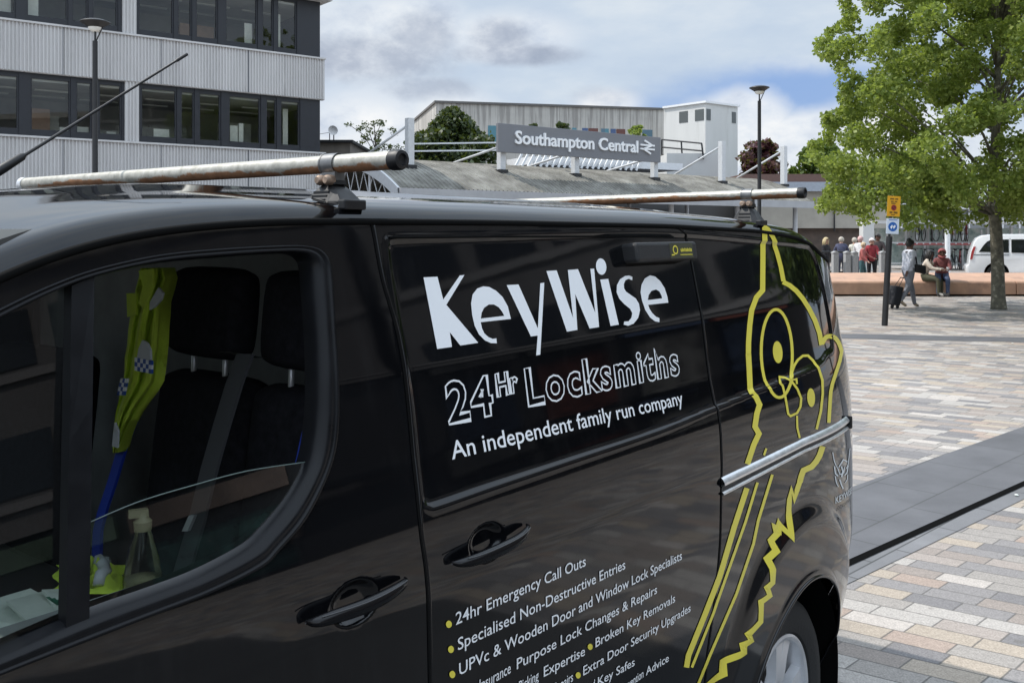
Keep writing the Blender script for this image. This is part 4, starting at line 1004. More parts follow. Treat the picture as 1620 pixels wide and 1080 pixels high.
# ---- yellow outline emblem over door and quarter
def resample(P, step):
    P = np.array(P, float); d = np.r_[0, np.cumsum(np.linalg.norm(np.diff(P, axis=0), axis=1))]; n = max(2, int(d[-1]/step)); t = np.unique(np.r_[np.linspace(0, d[-1], n), d])
    return np.stack([np.interp(t, d, P[:, 0]), np.interp(t, d, P[:, 1])], -1)
emb = MB()
def stroke(pts, w, ox=0, oy=0, s=1., smoothn=0, closed=False, m=None):
    P = catmull(pts, smoothn, closed) if smoothn else pts
    P = [tuple(p) for p in P]
    if closed: P = P+[P[0]]
    P = np.array(P, float)/s+np.array([ox, oy]); w = w/s
    n0 = len(P); seg = np.diff(P, axis=0); L = np.linalg.norm(seg, axis=1)[:, None]; e = seg/np.maximum(L, 1e-6); nn = np.stack([-e[:, 1], e[:, 0]], -1)
    A = np.zeros((n0, 2))
    for i in range(n0):
        if closed: a, b = nn[(i-1) % (n0-1)], nn[i % (n0-1)]
        else: a, b = nn[max(i-1, 0)], nn[min(i, n0-2)]
        mth = a+b; q = max(mth@mth, .55); A[i] = mth*2/q/2*w*.5*1.0 if False else mth/q*w
    Lf = P+A; Rt = P-A
    # subdivide along
    T = []; 
    for i in range(n0-1):
        k = max(1, int(L[i, 0]/5.))
        for j in range(k): T.append((Lf[i]*(1-j/k)+Lf[i+1]*j/k, Rt[i]*(1-j/k)+Rt[i+1]*j/k))
    T.append((Lf[-1], Rt[-1])); n = len(T)
    Q = np.array([t[0] for t in T]+[.5*(t[0]+t[1]) for t in T]+[t[1] for t in T]); u, z = uz(Q[:, 0], Q[:, 1])
    (m or emb).add([tuple(p) for p in vw(u, Vfull(u, z)-.0017, z)], [(i, i+1, n+i+1, n+i) for i in range(n-1)]+[(n+i, n+i+1, 2*n+i+1, 2*n+i) for i in range(n-1)])
Ac = dict(ox=1150, oy=340, s=4.909); Bc = dict(ox=1150, oy=540, s=4.909); Cc = dict(ox=1070, oy=740, s=3.177)
stroke([(290, 95), (290, 330), (288, 585), (240, 640), (203, 740), (188, 860), (179, 990), (178, 1090)], 40, **Ac)
stroke([(178, 95), (184, 200), (193, 395), (222, 430), (250, 490), (228, 560), (214, 660), (245, 715), (205, 800), (155, 950)], 42, **Bc)
stroke([(280, 88), (315, 112), (350, 165), (372, 215), (400, 295), (428, 400), (450, 515)], 34, **Ac)
stroke([(445, 520), (500, 548), (550, 590), (600, 650), (650, 730), (695, 820), (730, 920), (745, 1010)], 36, **Ac)
stroke([(748, 1000), (775, 955), (805, 942), (840, 955), (872, 1000), (892, 1060)], 34, smoothn=3, **Ac)
stroke([(894, 65), (875, 150), (845, 240), (815, 330), (803, 390), (797, 480), (788, 630)], 27, **Bc)
stroke([(740, 812), (718, 880), (690, 930), (655, 970), (590, 1000), (575, 1040), (562, 1090)], 44, **Bc)
stroke([(622, 55), (604, 110), (590, 157), (576, 105), (566, 160), (560, 240), (548, 335), (513, 280), (505, 310), (483, 285), (500, 325), (468, 362), (478, 410), (440, 452), (450, 500), (445, 565), (418, 592), (430, 630), (388, 662), (384, 760), (325, 825), (336, 855), (302, 878), (302, 915), (228, 970), (222, 1030), (160, 1085), (120, 1130)], 25, **Cc)
stroke(ell(1231, 559, 24.5, 69.5, -.02, 48), 4.6, closed=True)
stroke([(418, 275), (455, 280), (500, 310), (545, 370), (573, 440), (568, 505), (540, 555), (490, 578), (472, 560), (452, 440), (430, 345), (408, 320)], 17, closed=True, **Bc)
stroke([(490, 290), (515, 240), (535, 185), (560, 145), (600, 112), (640, 110), (680, 150), (715, 225), (738, 300), (741, 400), (726, 540), (693, 680)], 19, **Bc)
stroke([(540, 330), (535, 290), (500, 300)], 14, **Bc)
stroke([(540, 575), (543, 670), (562, 748)], 15, **Bc); stroke([(302, 828), (284, 882)], 16, **Bc)
stroke([(352, 100), (290, 290), (215, 545), (135, 750), (58, 940), (48, 1000)], 27, **Cc); stroke([(405, 72), (345, 270), (200, 680), (185, 725), (75, 1000)], 13, **Cc)
stroke([(480, 32), (410, 260), (385, 380), (300, 630), (168, 935), (105, 1090)], 14, **Cc)
emblem = emb.build('emblem', M['yellow_vinyl'], van, fix=False)
for e in (ell(1232.5, 557, 7.6, 17.5, -.08), ell(1282.4, 628.6, 6.2, 14.8, -.05)): decal_polys('emblem_pupil', [e], M['yellow_vinyl'], emblem, .0017, 8)
# small grey crest
crm = MB(); kc = dict(ox=1290, oy=680, s=7.71, m=crm)
for p, w in (([(205, 270), (225, 380), (250, 440), (275, 480)], 10), ([(420, 220), (405, 340), (395, 420), (370, 470)], 10), ([(280, 450), (335, 360), (385, 385)], 14), ([(225, 440), (240, 530), (270, 560)], 16), ([(395, 430), (380, 520), (350, 550)], 14),
             ([(310, 440), (330, 500), (315, 570)], 18), ([(235, 560), (250, 640), (275, 690)], 12), ([(390, 540), (385, 600), (360, 640)], 10), ([(290, 600), (310, 660), (335, 715)], 16), ([(270, 480), (295, 540), (340, 520), (350, 450)], 12)): stroke(p, w, **kc)
crest = crm.build('crest', M['grey_vinyl'], quarter, fix=False)
text_uz('KEYWISE', (1290+240/7.71, 680+895/7.71), (1290+440/7.71, 680+765/7.71), 11, crest, 'crest_lettering', M['grey_vinyl'], .01)
text_uz('LOCKSMITHS', (1290+258/7.71, 680+985/7.71), (1290+425/7.71, 680+870/7.71), 6, crest, 'crest_lettering', pbr('faint_vinyl', (.09, .095, .1), .5), .0)

# ---- wheels and arches
def wheel(uc, parent, v0=.075):
    c = W(uc, v0, .345); ax = -VD
    mb = MB(); mb.lathe([(.235, -.20), (.30, -.205), (.330, -.19), (.343, -.15), (.345, -.09), (.343, -.03), (.333, .005), (.31, .022), (.27, .026), (.238, .016), (.228, 0), (.228, -.2)], c, ax, 72)
    w = mb.build('wheel', M['tyre'], parent, smooth=True, angle=40)
    mb = MB(); mb.lathe([(.229, -.02), (.230, .010), (.222, .014), (.212, .010), (.206, -.02), (.20, -.12), (.19, -.17)], c, ax, 64)
    x = ax.orthogonal().normalized(); y = ax.cross(x)
    for i in range(5):
        a0 = 2*math.pi*i/5+.62
        d = x*math.cos(a0)+y*math.sin(a0); e = ax.cross(d)
        for sgn in (-1, 1):
            prof = []
            for rr_, hw, off_, o in ((.045, .024, .012, -.012), (.10, .024, .016, -.002), (.16, .028, .023, -.004), (.212, .034, .032, -.004)):
                prof.append((c+d*rr_+e*(sgn*off_)+ax*o, hw))
            vs = []
            for p, hw in prof:
                vs += [p-e*hw-ax*.03, p-e*hw*.8+ax*.0, p+e*hw*.8+ax*.0, p+e*hw-ax*.03]
            fs = []
            for k in range(3):
                for j in range(4): fs.append((k*4+j, k*4+(j+1) % 4, (k+1)*4+(j+1) % 4, (k+1)*4+j))
            fs += [(3, 2, 1, 0), (12, 13, 14, 15)]; mb.add(vs, fs)
    mb.lathe([(.0, .008), (.026, .008), (.034, .0), (.062, -.012), (.07, -.03), (.07, -.06)], c, ax, 32)
    mb.build('rim', M['alloy'], w, smooth=True, angle=35)
    mb = MB(); mb.lathe([(0, -.09), (.15, -.09), (.155, -.10), (.155, -.14), (0, -.14)], c, ax, 40); mb.build('brake_disc', pbr('brake_iron', (.10, .09, .085), .5, .6), w)
    return w
wheel(AR, van); wheel(AF, van)
for s in (AR, AF):
    mb = MB(); mb.lathe([(RA+.002, .0), (RA+.01, -.03), (RA+.01, -.42), (0, -.43)], W(s, .03, ZA), -VD, 72); mb.build('wheel_arch_liner', M['gap'], van, smooth=True, angle=40)
    w2 = MB(); w2.lathe([(.22, -.2), (.31, -.2), (.343, -.15), (.343, -.03), (.31, .02), (.2, .01), (.18, -.05), (0, -.05)], W(s, 2*VC-.085, .345), VD, 48); w2.build('wheel', M['tyre'], van, smooth=True, angle=40)
for s, pr_ in ((AR, quarter), (AF, side_fender)):
    mb = MB(); mb.tube([on_side(s+(RA+.001)*math.cos(a), ZA+(RA+.001)*math.sin(a), .000) for a in np.linspace(-.1, math.pi+.1, 90)], .0055, 8); mb.build('wheel_arch_lip', M['handle'], pr_, smooth=True)
# sill strip under the sliding door
mb = MB(); q = [on_side(u, .33, .012) for u in np.linspace(.4, 2.40, 30)]; mb.tube(q, .03, 8); mb.build('sill_moulding', M['plastic_rough'], van, smooth=True)

# ---- cabin
mb = MB(); mb.obox(W(1.42, VC, 1.15), UD*.02, VD*.86, (0, 0, .66)); mb.build('bulkhead', M['cabin'], van)
mb = MB(); mb.obox(W(.5, VC, .42), UD*1.0, VD*.88, (0, 0, .02)); mb.obox(W(.5, 2*VC-.17, .88), UD*.95, VD*.01, (0, 0, .47)); mb.build('cabin_floor_and_sun_block', M['cabin'], van)  # floor, plus a far inner wall added to keep sun off the bulkhead
mb = MB(); mb.obox(W(.95, VC, 1.835), UD*.45, VD*.82, (0, 0, .008)); mb.build('headliner', M['headliner'], van)
mb = MB(); mb.obox(W(1.33, .19, 1.25), UD*.07, VD*.035, (0, 0, .56)); mb.build('pillar_trim', M['headliner'], van, bevel=.01)
mb = MB(); mb.obox(W(.25, VC, 1.10), UD*.62, VD*.80, (0, 0, .13)); mb.build('dashboard', M['plastic_rough'], van, bevel=.04)
mb = MB(); mb.obox(W(.62, .115, 1.0), UD*.62, VD*.025, (0, 0, .345)); mb.build('door_card', M['cabin'], front_door, bevel=.01)
def rbox(mb_, c, ax, ay, az, r): 
    pass
def cushion(name, cs, mat, parent, bev):
    mb = MB()
    for c, hu, hv_, hz, tilt_ in cs:
        up = (UP+UD*tilt_).normalized(); fw_ = (UD-UP*tilt_).normalized(); mb.obox(c, fw_*hu, VD*hv_, up*hz)
    o = mb.build(name, mat, parent, bevel=bev, smooth=True); m = o.modifiers.new('round', 'SUBSURF'); m.levels = m.render_levels = 1; return o
for vc, nm in ((.285, 'near'), (.605, 'mid')):
    st = cushion('seat', [(W(1.14, vc, 1.24), .06, .155, .31, .12)], M['seat'], van, .05)
    cushion('headrest', [(W(1.165, vc, 1.672), .045, .125, .095, .1)], M['seat'], st, .04)
    for dv in (-.055, .055):
        mb = MB(); mb.tube([W(1.155, vc+dv, 1.5), W(1.16, vc+dv, 1.62)], .006, 8); mb.build('headrest_post', M['alloy'], st, smooth=True)
cushion('seat', [(W(1.14, 1.35, 1.24), .06, .22, .31, .12)], M['seat'], van, .05)
def cabin_strip(name, pts, w, u0, u1, mat):
    mb = MB(); n = len(pts); L = []; Rr = []
    for i, (x, y) in enumerate(pts):
        u = u0+(u1-u0)*i/(n-1); a = ray_u(x-w/2, y, u); b = ray_u(x+w/2, y, u); L.append(W(u, *a)); Rr.append(W(u, *b))
    bk = [p+UD*.006 for p in L+Rr]; k = 2*n
    mb.add(L+Rr+bk, [(i, i+1, n+i+1, n+i) for i in range(n-1)]+[(k+i, k+n+i, k+n+i+1, k+i+1) for i in range(n-1)]+[(i, k+i, k+i+1, i+1) for i in range(n-1)]+[(n+i, n+i+1, k+n+i+1, k+n+i) for i in range(n-1)])
    return mb.build(name, mat, van)
cabin_strip('seat_belt', [(386, 560), (368, 610), (350, 670), (330, 740), (308, 830), (286, 905)], 25, 1.06, .98, M['belt'])
cabin_strip('belt_buckle', [(303, 815), (292, 840)], 9, .965, .96, M['alloy'])
cabin_strip('seat_piping', [(208, 668), (193, 705), (175, 765), (160, 810), (153, 840), (151, 890)], 13, 1.02, 1.0, M['blue'])
cabin_strip('seat_piping', [(487, 668), (482, 690), (472, 735), (463, 780), (458, 800)], 12, 1.05, 1.0, M['blue'])
cabin_strip('belt_guide', [(352, 556), (410, 566)], 12, 1.09, 1.09, M['plastic'])

# ---- roof bars, feet, aerial
def galv_mat():
    m = bpy.data.materials.new('rusted_galvanised_tube'); m.use_nodes = True; t = NT(nodes_of(m)); P = t.n('ShaderNodeTexCoord').outputs['Object']
    n = t.noise(P, 6, 6, .65); f = t.noise(P, 45, 4, .7); z = t.n('ShaderNodeSeparateXYZ', ins={0: P}).outputs[2]
    base = t.ramp(f, [(.3, (.25, .24, .205)), (.5, (.37, .355, .31)), (.7, (.48, .465, .42))])
    low = t.mapr(z, 1.968, 1.950, -.22, .12, False)            # rust has settled along the underside
    rm = t.mapr(t.math('ADD', t.math('ADD', n, low), t.math('MULTIPLY', t.math('SUBTRACT', f, .5), .25)), .475, .56)
    c = t.mix(rm, base, t.ramp(f, [(.3, (.13, .055, .022)), (.7, (.27, .13, .06))]))
    b = t.n('ShaderNodeBsdfPrincipled', ins={'Base Color': c, 'Roughness': t.mapr(rm, 0, 1, .46, .85), 'Metallic': t.mapr(rm, 0, 1, .35, .05)})
    t.n('ShaderNodeOutputMaterial', ins={0: b.outputs[0]}); return m
galv = galv_mat()
def roof_bar(ub, v0, v1, vf, zb, tip, slope=.0):
    mb = MB(); mb.tube([W(ub, v0, zb), W(ub, v1, zb+slope)], .0165, 24); bar = mb.build('roof_bar', galv, van, smooth=True, angle=50)
    mb = MB(); mb.lathe([(.0168, -.010), (.0180, -.009), (.0183, .008), (.0165, .013), (.011, .014), (.009, .009), (0, .008)], W(ub, v0, zb), -VD, 24); mb.build('end_cap', M['plastic'], bar, smooth=True, angle=30)
    mb = MB(); mb.lathe([(.0168, 0), (.018, 0), (.018, .02), (.0168, .02)], W(ub, v1, zb+slope), VD, 20); mb.build('end_cap', M['alloy'], bar, smooth=True, angle=30)
    for f in (vf, 2*VC-vf):
        zz = zb+slope*(f-v0)/(v1-v0) if v1 > f else zb
        zr = 1.90 if f == vf else 1.885
        zr = float(zgut(min(ub, UE)))+.042
        mb = MB(); mb.lathe([(.0185, -.017), (.0195, -.017), (.0195, .017), (.0185, .017)], W(ub, f, zz), -VD, 24); mb.lathe([(.0185, -.019), (.0205, -.019), (.0205, -.016)], W(ub, f, zz), -VD, 24)
        mb.obox(W(ub, f, zz-.024), UD*.012, VD*.018, (0, 0, .01)); mb.build('clamp', pbr('band_steel', (.2, .2, .2), .45, .7, var=.25, vscale=30), bar, smooth=True, angle=30)
        mb = MB()
        for dv in (-.012, .010): mb.lathe([(0, .012), (.006, .012), (.009, .008), (.0095, 0), (.0095, -.006), (0, -.006)], W(ub-.018, f+dv, zz-.030), -UD, 14)
        mb.build('bolt', pbr('rusty_bolt', (.33, .24, .18), .5, .5, var=.5, vscale=60), bar, smooth=True, angle=40)
        mb = MB(); zt, z0 = zz-.03, zr-.012
        prof = [(0, .052, .040), (.12, .052, .040), (.16, .048, .037), (.62, .027, .024), (.80, .016, .018), (.84, .021, .020), (1., .020, .020)]
        rings = []
        for h_, a, b in prof:
            z = z0+(zt-z0)*h_
            for s1, s2 in ((-1, -.6), (-.7, -1), (.7, -1), (1, -.6), (1, .6), (.7, 1), (-.7, 1), (-1, .6)): rings.append(W(ub+s1*b, f+s2*a, z))
        n = 8; mb.add(rings, [(i*n+j, i*n+(j+1) % n, (i+1)*n+(j+1) % n, (i+1)*n+j) for i in range(len(prof)-1) for j in range(n)]+[tuple(range(n))])
        for k in range(3): z = z0+(zt-z0)*(.2+.16*k); mb.obox(W(ub-.033+.004*k, f, z), UD*.004, VD*.02, (0, 0, .002))
        ft_ = mb.build('bar_foot', M['plastic'], bar)
    return bar
roof_bar(1.152, .052, 1.40, .215, 1.962, None)
roof_bar(2.935, .035, 1.95, .215, 1.962, None, -.02)
for px, py in ((561, 331), (1207, 352)):
    u, z = uz(px, py); zg = float(zgut(u)); mb = MB(); mb.obox(W(float(u), float(Vbase(u, zg))+.012, zg+.030), UD*.026, VD*.009, (0, 0, .009)); mb.build('roof_plug', M['plastic'], van, bevel=.003)
def vplane(px, py, v): u, z = ray_v(px, py, v); return W(u, v, z)
a0_ = vplane(-70, 312, VC); a1_ = vplane(35, 248, VC); a2_ = vplane(278, 97, VC); a3_ = vplane(296, 86, VC)
mb = MB(); mb.tube([a0_, a0_.lerp(a1_, .7), a1_, a1_.lerp(a2_, .02), a2_, a2_.lerp(a3_, .1), a3_], [.012, .0105, .0085, .0038, .0028, .0042, .0040], 10)
mb.lathe([(.05, -.03), (.045, .0), (.03, .02), (.012, .03)], a0_, (0, 0, 1), 20); mb.build('aerial', M['plastic'], van, smooth=True, angle=50)

# ---- things inside the cabin
rowsj = [(424, 222, 262), (440, 219, 266), (458, 214, 262), (478, 212, 256), (500, 206, 255), (520, 203, 253), (545, 201, 252), (566, 197, 250), (585, 197, 248), (604, 195, 245), (620, 190, 236), (636, 187, 224), (652, 183, 213), (668, 181, 204), (684, 179, 197), (700, 178, 191), (716, 178, 185)]
jk = thing('hi_vis_jacket', 'yellow hi-vis jacket with blue check band hanging behind the van seats', 'jacket', tuple(W(1.0, .7, 1.4)))
NJ = 22; front = np.zeros((len(rowsj), NJ, 3)); back = front.copy()
for i, (y, xl, xr) in enumerate(rowsj):
    for j in range(NJ):
        t = j/(NJ-1); x = xl+(xr-xl)*t; fold = .016*math.sin(t*15+i*.30)+.009*math.sin(t*31+i*.7)+.005*math.sin(i*1.9+t*4)
        u = 1.0-.035*math.sin(math.pi*t)**.6-fold; front[i, j] = vw(u, *ray_u(x, y, u)); back[i, j] = vw(1.02+.01*math.sin(math.pi*t), *ray_u(x, y, 1.0))
J = np.concatenate([front, back[:, ::-1]], 1); J = np.concatenate([J, J[:, :1]], 1)
J = np.concatenate([J, J[-1:]*0+J[-1:].mean(1, keepdims=True)], 0); J = np.concatenate([J[:1]*0+J[:1].mean(1, keepdims=True), J], 0)
gridmesh('jacket_shell', J, None, M['hivis'], jk)
def jpatch(name, pts, mat, du=.055):
    mb = MB(); a = [W(1.0-du-.012, *ray_u(x, y, 1.0-du-.012)) for x, y in pts]; b = [p+UD*.004 for p in a]; n = len(a)
    mb.add(a+b, [tuple(range(n)), tuple(range(2*n-1, n-1, -1))]+[(i, (i+1) % n, n+(i+1) % n, n+i) for i in range(n)]); return mb.build(name, mat, jk)
jc = lambda pts: crop(pts, 130, 400, 3.375)
jpatch('reflective_tape', jc([(405, 185), (430, 215), (420, 250), (385, 290), (358, 305), (362, 260)]), M['silver_tape'])
jpatch('reflective_tape', jc([(320, 465), (345, 480), (362, 520), (364, 572), (292, 560), (300, 510)]), M['silver_tape'])
jpatch('reflective_tape', jc([(172, 905), (190, 950), (186, 1040), (158, 1030)]), M['silver_tape'], .05)
wb = (pbr('check_white', (.75, .78, .8), .5), pbr('check_blue', (.02, .08, .35), .5))
for r in range(3):
    for cidx in range(6):
        x0, y0 = 280+cidx*15, 558+r*23+cidx*3; jpatch('check_patch', jc([(x0, y0), (x0+15, y0+3), (x0+14, y0+26), (x0-1, y0+23)]), wb[(r+cidx) % 2], .057)
for r in range(4):
    for cidx in range(3):
        x0, y0 = 205+cidx*12-r*5, 670+r*22; jpatch('check_patch', jc([(x0, y0), (x0+12, y0+2), (x0+8, y0+24), (x0-5, y0+22)]), wb[(r+cidx) % 2], .05)
jpatch('pocket_flap', jc([(236, 216), (290, 214), (285, 330), (240, 342)]), M['hivis'], .035)
jpatch('collar', jc([(300, 95), (372, 86), (378, 180), (330, 300), (300, 270), (322, 180)]), M['hivis'], .058)
vst = thing('hi_vis_vest', 'crumpled yellow hi-vis vest lying on the van dashboard', 'vest', tuple(W(.8, .42, 1.24)))
mb = MB(); rv = random.Random(5); P = []
gx, gy = 16, 12; A = np.zeros((gx, gy, 3))
for i in range(gx):
    for j in range(gy):
        x = 88+110*i/(gx-1)+6*math.sin(j*1.1); y = 893+46*j/(gy-1)
        k = (x-CX)/F; Y = (H-1.25)*F/(y-HY); p = Vector((k*Y, Y, 1.25+.028*(math.sin(i*1.3+j*.4)*math.cos(j*1.1)+.6)*math.sin(math.pi*i/(gx-1))*math.sin(math.pi*j/(gy-1)))); A[i, j] = p
gridmesh('vest_cloth', A, None, M['hivis'], vst)
mb = MB()
for i0 in (5, 10):
    pts = [Vector(A[i0, j].tolist())+Vector((0, 0, .006)) for j in range(1, gy-1)]; mb.tube(pts, .010, 6)
mb.build('reflective_tape', M['silver_tape'], vst, smooth=True)
def on_dash(x, y, z=1.24): return gp(x, y, z)
pp = thing('paper_stack', 'loose white papers lying on the van dashboard by the side window', 'papers', tuple(on_dash(50, 960)))
for i, (poly, z) in enumerate((([(-60, 962), (48, 930), (78, 946), (40, 988), (-40, 1000)], 1.245), ([(10, 950), (70, 934), (112, 952), (104, 982), (52, 990)], 1.252), ([(66, 932), (108, 930), (112, 946), (84, 956)], 1.262))):
    mb = MB(); a = [gp(x, y, z+.010*math.sin(x*.05)) for x, y in poly]; n = len(a); b = [p-Vector((0, 0, .004)) for p in a]
    mb.add(a+b, [tuple(range(n)), tuple(range(2*n-1, n-1, -1))]+[(i_, (i_+1) % n, n+(i_+1) % n, n+i_) for i_ in range(n)]); mb.build('paper_sheet', M['paper'], pp)
mb = MB()
for k in range(3):
    mb.add([gp(72+k*9, 944+k*2, 1.2685), gp(78+k*9, 943+k*2, 1.2685), gp(96+k*5, 956+k*2, 1.2600), gp(90+k*5, 957+k*2, 1.2600)], [(0, 1, 2, 3)])
mb.build('green_print', pbr('green_print', (.02, .12, .07), .7), pp, fix=False)
bp = gp(226, 938, 1.24); sp = thing('spray_bottle', 'clear spray bottle of pale liquid standing on the van dashboard', 'bottle', tuple(bp)); sc = bp.y/F
mb = MB(); mb.lathe([(0, 0), (.030, 0), (.033, .006), (.031, .03), (.022, .075), (.014, .10), (.012, .108)], bp, (0, 0, 1), 28); mb.build('bottle_body', M['clear'], sp, smooth=True)
mb = MB(); mb.lathe([(0, .002), (.028, .002), (.030, .008), (.0285, .026), (0, .026)], bp, (0, 0, 1), 24); mb.build('liquid', M['liquid'], sp, smooth=True)
mb = MB(); mb.lathe([(.014, .105), (.015, .12), (.010, .125), (.009, .135), (0, .136)], bp, (0, 0, 1), 20); mb.obox(bp+Vector((-.006, -.004, .134)), (.014, .006, 0), (-.003, .006, 0), (0, 0, .006)); mb.build('spray_head', pbr('spray_head', (.35, .33, .2), .5), sp, smooth=True, angle=40)
# ------------------------------------------------------------------ trees and bushes
def leaf_mesh(name, clusters, mat, parent, size, seed=1, flat=.45):
    rng = np.random.default_rng(seed); C = []
    for c, r, n in clusters:
        d = rng.normal(size=(n, 3)); d /= np.linalg.norm(d, axis=1)[:, None]; d *= (rng.random(n)**.45)[:, None]*np.array(r if hasattr(r, '__len__') else (r, r, r*.75)); C.append(np.array(c)+d)
    C = np.vstack(C); n = len(C)
    N = rng.normal(size=(n, 3)); N[:, 2] += flat; N /= np.linalg.norm(N, axis=1)[:, None]
    A = np.cross(N, rng.normal(size=(n, 3))); A /= np.linalg.norm(A, axis=1)[:, None]; B = np.cross(N, A)
    s = size*rng.uniform(.65, 1.25, n)[:, None]
    P = np.stack([C-A*s*.55, C+B*s*.42-N*s*.10, C+A*s*.6, C-B*s*.42-N*s*.10], 1).reshape(-1, 3)-np.array(org(parent))
    me = bpy.data.meshes.new(name); me.vertices.add(4*n); me.vertices.foreach_set('co', P.astype(np.float32).ravel())
    me.loops.add(4*n); me.polygons.add(n); me.loops.foreach_set('vertex_index', np.arange(4*n, dtype=np.int32)); me.polygons.foreach_set('loop_start', np.arange(0, 4*n, 4, dtype=np.int32))
    me.materials.append(mat); me.update(calc_edges=True); o = bpy.data.objects.new(name, me); COL.objects.link(o); o.parent = parent; ORG[o.name] = org(parent); return o
TB = gp(1580, 489)
tree = thing('plane_tree', 'young plane tree with mottled trunk and wide leafy crown on the square', 'tree', tuple(TB))
rt = random.Random(11)
EDGE = [(-420, 1560), (-300, 1470), (-150, 1400), (-60, 1350), (0, 1322), (30, 1335), (55, 1296), (75, 1288), (95, 1308), (125, 1345), (145, 1318), (165, 1330), (185, 1300), (200, 1298), (215, 1305), (228, 1280), (255, 1275), (275, 1310), (300, 1298), (330, 1288), (345, 1300)]
def edge(y): return float(np.interp(y, [e[0] for e in EDGE], [e[1] for e in EDGE]))
BOT = [(1280, 345), (1320, 330), (1350, 352), (1400, 368), (1450, 365), (1500, 372), (1545, 362), (1590, 350), (1650, 365), (1750, 340), (1850, 300), (1900, 260)]
def botm(x): return float(np.interp(x, [e[0] for e in BOT], [e[1] for e in BOT]))
cl = []; Y0 = TB.y
NB = 720
while len(cl) < NB:
    x = rt.uniform(1265, 1885); y = rt.uniform(-420, 352); r = rt.uniform(.22, .52)
    rp = r*F/Y0
    xl = edge(y); xr = 1885-.0006*(y+50)**2*(1 if y < -50 else .4)
    if x-rp*.75 < xl or x+rp*.8 > xr or y+rp*.55 > botm(x): continue
    mid = (xl+xr)/2; hw = (xr-xl)/2; t = abs(x-mid)/hw; tb = max(0, (y+420)/770-.75)*2.2
    dmax = 4.0*math.sqrt(max(0.03, 1-t*t))*(1-.35*min(1, tb))*(.55+.45*min(1, (y+460)/300))
    Y = Y0+rt.uniform(-1, 1)*dmax
    # sky holes
    if any(math.hypot((x-hx)/1.3, y-hy) < hr for hx, hy, hr in ((1478, 180, 17), (1415, 20, 10), (1505, 40, 8), (1530, 215, 12), (1352, 55, 15))): continue
    cl.append(((( x-CX)/F*Y, Y, H+(HY-y)/F*Y), r, int(330*(r/.45)**2)))
# fringe sprays at the left outline
for y in range(-60, 345, 9):
    for _ in range(2):
        x = edge(y)+rt.uniform(4, 20); yy = y+rt.uniform(-5, 5)
        if yy > botm(x)-4: continue
        Y = Y0+rt.uniform(-1.2, 1.2); cl.append((((x-CX)/F*Y, Y, H+(HY-yy)/F*Y), rt.uniform(.12, .26), 46))
leaf_mesh('crown', cl, M['leaf'], tree, .092, 3)
tk = MB(); top = TB+Vector((.15, 0, 6.2))
def wob(a, b, n, amp): return [a.lerp(b, i/n)+Vector((rt.uniform(-1, 1), rt.uniform(-1, 1), 0))*amp*math.sin(math.pi*i/n) for i in range(n+1)]
tp = [TB+Vector((0, 0, -.05)), TB+Vector((0, 0, .06)), TB+Vector((-.01, 0, .3)), TB+Vector((-.02, .01, 1.0)), TB+Vector((-.05, .02, 1.8)), TB+Vector((-.12, .02, 2.6)), TB+Vector((-.10, 0, 3.6)), TB+Vector((-.03, 0, 5)), TB+Vector((0, 0, 7.6))]
tk.tube(tp, [.20, .175, .155, .142, .135, .128, .11, .08, .03], 16)
for i, (c, r, n) in enumerate(cl[:NB]):
    if i % 10 == 0 :
        c = Vector(c); hz = min(max(c.z-1.0-abs(c.x-TB.x)*.35, 2.2), 6.5); st = TB+Vector((-.08, 0, hz)); md = st.lerp(c, .5)+Vector((0, 0, .25))
        tk.tube([st, st.lerp(md, .5)+Vector((0, 0, .1)), md, md.lerp(c, .6), c], [.04, .03, .021, .014, .006], 6)
tk.build('trunk', M['bark'], tree, smooth=True)
def bush(name, label, cat, px, py0, py1, wpx, Y, mat, n, lsize, shape='round', seed=1, fill=1., trunk=True, group=None):
    b = at(px, py1, Y); t = at(px, py0, Y); hh = t.z-b.z; w = wpx*Y/F/2; th = thing(name, label, cat, (b.x, Y, 0 if trunk else b.z), group); rr = random.Random(seed); cs = []
    for i in range(n):
        f = rr.random(); ang = rr.uniform(0, 6.283)
        if shape == 'cone': rad = w*(1-f)**.8*rr.uniform(.3, 1); r0 = .16*w+.25*w*(1-f)
        elif shape == 'sparse': rad = w*rr.uniform(.2, 1); r0 = .16*w
        else: rad = w*math.sqrt(max(.02, 1-(2*f-.8)**2/1.5))*rr.uniform(.2, .95); r0 = w*rr.uniform(.18, .34)
        cs.append(((b.x+rad*math.cos(ang), Y+rad*math.sin(ang), b.z+hh*f*.93), r0, int(fill*60)))
    leaf_mesh('crown', cs, mat, th, lsize, seed)
    if trunk:
        mb = MB(); mb.tube([(b.x, Y, 0), (b.x+.05*w, Y, b.z+hh*.4), (b.x, Y, b.z+hh*.9)], [.05*hh*.6, .035*hh*.6, .01], 8)
        for c, r, _ in cs[::3]: mb.tube([(b.x, Y, max(0.3, c[2]-.35*hh)), tuple(c)], [.012*hh, .006*hh], 5)
        mb.build('trunk', M['bark_dark'], th, smooth=True)
    return th
bush('dark_conifer', 'dark spreading conifer in front of the concrete building', 'tree', 715, 172, 264, 165, 60, M['leaf_dark'], 150, .30, 'cone', 2, 1.5)
bush('bare_young_tree', 'sparse small leaved tree against the sky behind the canopy end', 'tree', 592, 188, 262, 90, 58, M['leaf_dark'], 46, .14, 'sparse', 4, .4)
bush('copper_tree', 'purple leaved tree behind the street lamp right of the white tower', 'tree', 1205, 222, 330, 95, 66, M['leaf_purple'], 90, .38, 'round', 5, 1.2)
bush('green_street_tree', 'bushy green tree beyond the retail hall', 'tree', 1300, 225, 330, 100, 72, M['leaf2'], 90, .42, 'round', 6, 1.2)
